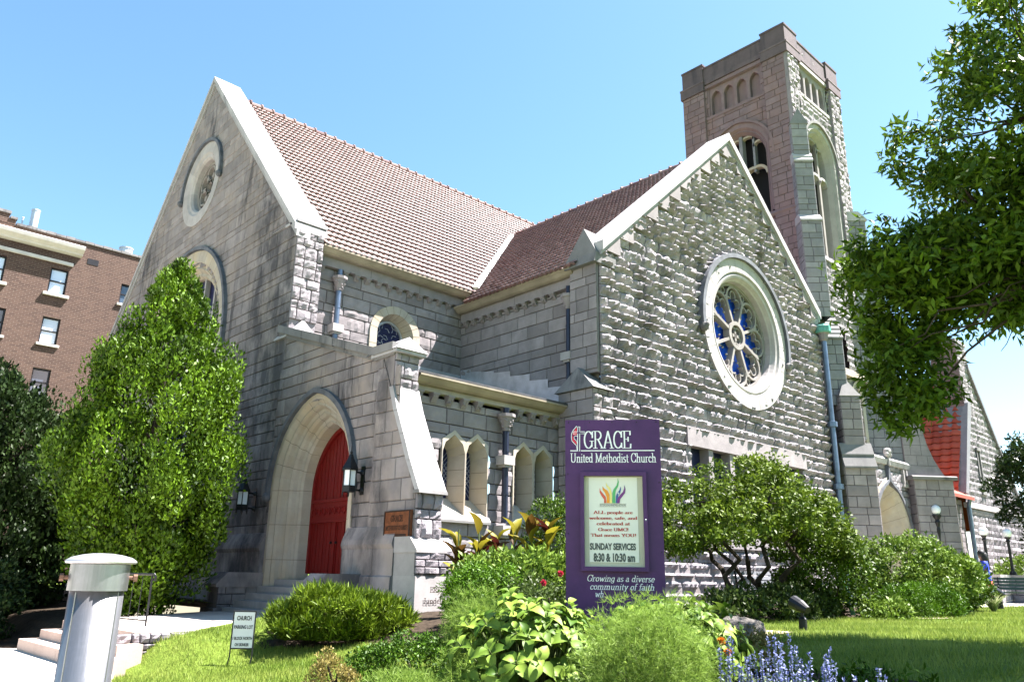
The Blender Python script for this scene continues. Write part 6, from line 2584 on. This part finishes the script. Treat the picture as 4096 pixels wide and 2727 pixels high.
for s_ in (-1, 1):
    w = MB()
    a = Vector((bx_, by_, -.028)) + dv * s_ * .099
    w.tube([a, a + dv * s_ * .022], .008, 8)
    w.tube([a + dv * s_ * .02, a + dv * s_ * .034], .014, 6)
    w.build('bolt', flat('rusty_bolt', (.16, .09, .06), .7, .4), t)

# ------------------------------------------------------------------ parking sign
t = thing('parking_sign', 'small white metal lawn sign giving parking directions in black letters', 'sign', (5.77, 11.87, -1.3))
PA, PB = Vector((5.595, 11.985, 0)), Vector((5.845, 11.775, 0))
PU = (PB - PA).normalized()
PN = Vector((PU.y, -PU.x, 0))
if PN.dot(PA) > 0:
    PN = -PN
PW = (PB - PA).length
PF = lambda u, z, d: PA + PU * u + PN * d + Vector((0, 0, z))
w = MB()
w.fbox(PF, .012, PW - .012, -1.08, -.575, -.006, .006)
w.build('panel', paint('sign_enamel', (.66, .66, .66)), t)
w = MB()
for u in (.0, PW):
    w.tube([PF(u, -.56, 0), PF(u, -1.1, 0), PF(u + (.0 if u else .0), -1.2, .0), PF(u - .02, -1.33, .02)], .011, 6)
w.tube([PF(0, -.565, 0), PF(PW, -.565, 0)], .011, 6)
w.tube([PF(0, -1.09, 0), PF(PW, -1.09, 0)], .011, 6)
w.build('frame', M['black_iron'], t)
black_ink = paint('black_paint', (.02, .02, .02))
for txt, z, h, wd_ in (('CHURCH', -.69, .062, .215), ('PARKING LOT', -.81, .05, .275), ('1 BLOCK NORTH', -.965, .042, .285), ('ON SKINKER', -1.055, .042, .205)):
    w = MB()
    sans(w, PF, txt, PW / 2, z, h, wd_ * PW / .325, .009, bold=.035)
    w.build('lettering', black_ink, t)

# ------------------------------------------------------------------ handrail on the terrace
t = thing('handrail', 'thin black iron handrail at the head of the steps behind the bollard', 'railing', (5.3, 15.2, -.93))
ra_, rb_ = Vector((5.42, 15.05, 0)), Vector((5.12, 17.0, 0))
w = MB()
w.tube([ra_ + (ra_ - rb_).normalized() * .10 + Vector((0, 0, -.17)), ra_ + (ra_ - rb_).normalized() * .12 + Vector((0, 0, -.10)), ra_ + (ra_ - rb_).normalized() * .06 + Vector((0, 0, -.06)), ra_ + Vector((0, 0, -.06)), rb_ + Vector((0, 0, -.06))], .022, 8)
w.build('top_rail', M['black_iron'], t)
w = MB()
w.tube([ra_ + Vector((0, 0, -.84)), rb_ + Vector((0, 0, -.84))], .014, 6)
w.build('bottom_rail', M['black_iron'], t)
for f in (0.0, 1.0):
    w = MB()
    p = ra_.lerp(rb_, f)
    w.tube([p + Vector((0, 0, -.06)), p + Vector((0, 0, -.94))], .018, 6)
    w.build('post', M['black_iron'], t)
for f in (.16, .32, .48, .64, .8):
    w = MB()
    p = ra_.lerp(rb_, f)
    w.tube([p + Vector((0, 0, -.06)), p + Vector((0, 0, -.84))], .007, 5)
    w.build('baluster', M['black_iron'], t)

# ------------------------------------------------------------------ boulder, spotlights, benches
w = MB()
r = random.Random(6)
n, kk = 18, 9
bx0, by0 = 10.2, 6.25
rings = []
for i in range(kk + 1):
    ph = PI / 2 * i / kk
    ring = []
    for j in range(n):
        a = 2 * PI * j / n
        f = lump(a, i * .5, 9, .10) * r.uniform(.93, 1.07)
        ring.append((bx0 + .46 * f * math.cos(ph) * math.cos(a) + .1 * i / kk, by0 + .42 * f * math.cos(ph) * math.sin(a), gz(bx0, by0) - .06 + .26 * math.sin(ph) ** .8 * f))
    rings.append(ring)
w.loft(rings, True, False, True)
tag(w.build('boulder', stone('dark_boulder', (.10, .09, .08), (.16, .15, .13), (.1, .1, .1), soot=.8, seed=12, bump=1.0, bdist=.05, fine=9)), 'dark weathered boulder lying on sandy ground in the lawn', 'rock')
w = MB()
V = [(9.15, 6.0), (9.5, 5.75), (10.1, 5.7), (10.9, 5.75), (11.0, 6.1), (10.6, 6.4), (9.8, 6.7), (9.3, 6.5)]
w.face([(x, y, gz(x, y) + .022) for x, y in V])
M['sand'] = flat('pale_sandy_soil', (.40, .33, .25), .95, var=.35, scale=9, bump=.5)
tag(w.build('sandy_ground', M['sand']), None, None, kind='structure')
w = MB()
V = [(17.4, 6.5), (18.0, 6.2), (19.2, 6.3), (19.4, 6.7), (18.2, 6.8), (17.5, 6.9)]
w.face([(x, y, gz(x, y) + .022) for x, y in V])
tag(w.build('sandy_ground', M['sand']), None, None, kind='structure')


def spot(x, y, h, s, label, ang):
    g = gz(x, y)
    t = thing('garden_spotlight', label, 'spotlight', (x, y, g), 'black spotlights in the lawn')
    w = MB()
    w.lathe((x, y, g), [(.07 * s, -.02), (.07 * s, .2 * s), (.05 * s, .22 * s), (.03 * s, .24 * s), (.03 * s, .32 * s)], 12)
    w.build('post', M['black_iron'], t)
    w = MB()
    d = Vector((math.cos(ang), math.sin(ang), .35)).normalized()
    c = Vector((x, y, g + .40 * s))
    w.tube([c - d * .16 * s, c + d * .02 * s, c + d * .2 * s], .1, 12, rad=[.06 * s, .11 * s, .125 * s])
    w.build('lamp_head', M['black_iron'], t)
    w = MB()
    w.tube([c + d * .19 * s, c + d * .205 * s], .105 * s, 12)
    w.build('lens', M['frosted'], t)


spot(11.56, 5.95, .42, .85, 'black garden spotlight in the middle of the lawn beside the tree shadow', 1.2)
spot(26.9, 7.7, .42, 1.15, 'black garden spotlight far out on the lawn near the bench', 2.6)


def bench(x, y, rz, label, col, L=1.6):
    g = gz(x, y)
    if x > 27:
        g = -.672
    t = thing('park_bench', label, 'bench', (x, y, g))
    ca, sa = math.cos(rz), math.sin(rz)
    B = lambda u, v, z: (x + u * ca - v * sa, y + u * sa + v * ca, g + z)
    w = MB()
    for k in range(5):
        v = -.2 + k * .1
        w.prism(lambda a, b, d: B(d, a, b), [(v, .42), (v + .075, .42), (v + .075, .455), (v, .455)], -L / 2, L / 2)
    w.build('seat', col, t)
    w = MB()
    for k in range(4):
        z = .52 + k * .1
        v = .28 + k * .028
        w.prism(lambda a, b, d: B(d, a, b), [(v, z), (v + .03, z), (v + .05, z + .075), (v + .02, z + .075)], -L / 2, L / 2)
    w.build('backrest', col, t)
    for s in (-1, 1):
        w = MB()
        u = s * (L / 2 - .12)
        w.tube([B(u, -.22, 0), B(u, -.17, .25), B(u, -.22, .42)], .022, 6)
        w.tube([B(u, .36, 0), B(u, .24, .42), B(u, .37, .9)], .022, 6)
        w.tube([B(u, -.22, .42), B(u, .25, .42)], .022, 6)
        w.tube([B(u, -.22, .42), B(u, -.24, .62), B(u, .28, .63)], .02, 6)
        w.build('leg', M['black_iron'], t)
    return t


M['green_slat'] = flat('dark_green_slats', (.05, .075, .055), .5, var=.2)
M['grey_slat'] = flat('grey_weathered_slats', (.34, .36, .40), .6, var=.15)
bench(29.6, 7.75, -1.35, 'dark green slatted bench on the concrete walk, cut by the right edge', M['green_slat'])
bench(16.3, 8.9, -.62, 'grey slatted bench half hidden beneath the spreading tree', M['grey_slat'], 1.8)

t = thing('a_frame_stand', 'green and white slanted boards standing between the two round shrubs', 'stand', (17.7, 8.2, -.7))
for k, (a, b) in enumerate((((18.02, 8.08, -.7), (17.92, 8.2, .02)), ((18.38, 7.8, -.7), (18.06, 8.05, .0)))):
    w = MB()
    a, b = Vector(a), Vector(b)
    w.tube([a, b], .055, 4)
    w.build('board', flat('pale_green_paint', (.28, .38, .32) if k else (.05, .20, .10), .6), t)
w = MB()
w.tube([(17.95, 8.1, -.45), (18.25, 7.85, -.45)], .03, 4)
w.build('crossbar', M['white'], t)

# ------------------------------------------------------------------ stone pillars with lamp posts by the far steps
for k, (x, y) in enumerate(((34.9, 10.2), (36.6, 9.85))):
    nm = ('nearer, left stone pillar carrying a black lamp post', 'farther, right stone pillar carrying a black lamp post')[k]
    t = thing('stone_pillar', nm, 'pillar', (x, y, -.67), 'stone pillars at the far steps')
    w = MB()
    for F in (lambda u, z, d: (x - .5 - d, y + u, z), ):
        ashlar(w, F, -.45, .45, -.67, .25, [.3, .32], (.3, .6), .05, .12, seed=k)
    ashlar(w, lambda u, z, d: (x + u, y - .45 - d, z), -.5, .5, -.67, .25, [.3, .32], (.3, .6), .07, .12, seed=k + 5)
    w.box(x - .48, x + .5, y - .43, y + .45, -.67, .25, .5)
    w.build('shaft', M['rock'], t)
    w = MB()
    w.box(x - .58, x + .58, y - .53, y + .53, .25, .36, .6)
    w.build('cap', M['trim'], t)
    t = thing('lamp_post', ('black lamp post with globe on the left stone pillar', 'black lamp post with globe on the right stone pillar')[k], 'lamp', (x, y, .36), 'lamp posts on the stone pillars')
    w = MB()
    w.lathe((x, y, .36), [(.13, 0), (.13, .1), (.07, .16), (.055, .3), (.05, 1.25), (.09, 1.3), (.06, 1.36), (.11, 1.45)], 10)
    w.build('post', M['black_iron'], t)
    w = MB()
    w.ball((x, y, 1.97), .17, 14, 10)
    w.build('globe', M['frosted'], t, True)

# ------------------------------------------------------------------ the walking person
def skin_body(name, pts, edges, mat, parent, sub=2):
    me = bpy.data.meshes.new(name)
    me.from_pydata([p[:3] for p in pts], edges, [])
    o = link(name, me, parent)
    me.materials.append(mat)
    md = o.modifiers.new('skin', 'SKIN')
    md.use_smooth_shade = True
    sv = me.skin_vertices[0].data
    for i, p in enumerate(pts):
        sv[i].radius = (p[3], p[4] if len(p) > 4 else p[3])
    sv[0].use_root = True
    s = o.modifiers.new('subdivision', 'SUBSURF')
    s.levels = s.render_levels = sub
    return o


px_, py_ = 31.2, 9.25
pg = -.672
t = thing('person', 'person in a blue top with dark hair walking left on the concrete walk', 'person', (px_, py_, pg))
M['skin'] = flat('brown_skin', (.13, .065, .04), .5, var=.08)
M['blue_cloth'] = flat('blue_cloth', (.015, .04, .42), .8, var=.15)
M['red_cloth'] = flat('coral_cloth', (.50, .10, .08), .8, var=.15)
M['hair'] = flat('black_hair', (.008, .007, .007), .6)
hd = Vector((-.55, .83, 0)).normalized()    # walking direction
sd = Vector((hd.y, -hd.x, 0))


def bp(f, s, z):
    v = Vector((px_, py_, pg + z)) + hd * f + sd * s
    return tuple(v)


pts = [(*bp(0, 0, .92), .15, .12), (*bp(.0, 0, 1.10), .125, .105), (*bp(.01, 0, 1.30), .15, .11), (*bp(.01, 0, 1.41), .09), (*bp(.03, 0, 1.49), .052), (*bp(.05, 0, 1.58), .085, .10), (*bp(.05, 0, 1.67), .088, .095), (*bp(.05, 0, 1.74), .05)]
edges = [(k, k + 1) for k in range(7)]


def chain(start, P):
    k = start
    for p in P:
        pts.append(p)
        edges.append((k, len(pts) - 1))
        k = len(pts) - 1
    return k


chain(0, [(*bp(.04, -.10, .84), .095), (*bp(.16, -.10, .48), .062), (*bp(.13, -.10, .43), .06), (*bp(.22, -.10, .09), .04), (*bp(.34, -.10, .04), .036)])
chain(0, [(*bp(-.02, .10, .84), .095), (*bp(-.04, .10, .48), .062), (*bp(-.12, .10, .40), .058), (*bp(-.28, .10, .11), .04), (*bp(-.18, .10, .04), .036)])
for s in (-1, 1):
    e = chain(3, [(*bp(0, s * .17, 1.38), .06), (*bp(-.03 * s, s * .23, 1.10), .043), (*bp(.10 - .05 * s, s * .22, .88), .032), (*bp(.14 - .05 * s, s * .22, .80), .034, .02)])
    for f in range(4):
        chain(e, [(*bp(.15 - .05 * s + .018 * (f - 1.5), s * .22, .74 - .008 * (f % 3)), .009), (*bp(.155 - .05 * s + .018 * (f - 1.5), s * .215, .70 - .008 * (f % 3)), .008)])
    chain(e, [(*bp(.18 - .05 * s, s * .205, .77), .009), (*bp(.20 - .05 * s, s * .20, .74), .008)])
skin_body('body', pts, edges, M['skin'], t)
w = MB()
N = 18


def ell(f, s, z, a, b, tilt=0):
    return [bp(f + a * math.cos(2 * PI * k / N), s + b * math.sin(2 * PI * k / N), z + tilt * math.cos(2 * PI * k / N)) for k in range(N)]


w.loft([ell(.0, 0, .80, .17, .215), ell(0, 0, .95, .165, .20), ell(0, 0, 1.12, .14, .175), ell(.01, 0, 1.28, .155, .20), ell(.01, 0, 1.40, .12, .205), ell(.015, 0, 1.455, .075, .10)], True)
for s in (-1, 1):
    a, b = Vector(bp(0, s * .15, 1.41)), Vector(bp(-.02 * s, s * .22, 1.16))
    w.tube([a, a.lerp(b, .5), b], .075, 12, rad=[.085, .075, .068])
w.build('top', M['blue_cloth'], t, True)
w = MB()
w.loft([ell(.02, 0, .50, .24, .22), ell(.0, 0, .70, .19, .21), ell(0, 0, .92, .15, .19)], True)
w.build('skirt', M['red_cloth'], t, True)
w = MB()
w.ball(bp(.03, 0, 1.68), .125, 16, 10, sz=1.15)
w.lathe(bp(-.04, 0, 1.42), [(.10, 0), (.12, .12), (.11, .26), (.05, .32)], 12)
w.build('hair', M['hair'], t, True)
for s in (-1, 1):
    w = MB()
    w.ball(bp(.135, s * .035, 1.64), .012, 6, 5)
    w.build('eye', M['hair'], t)
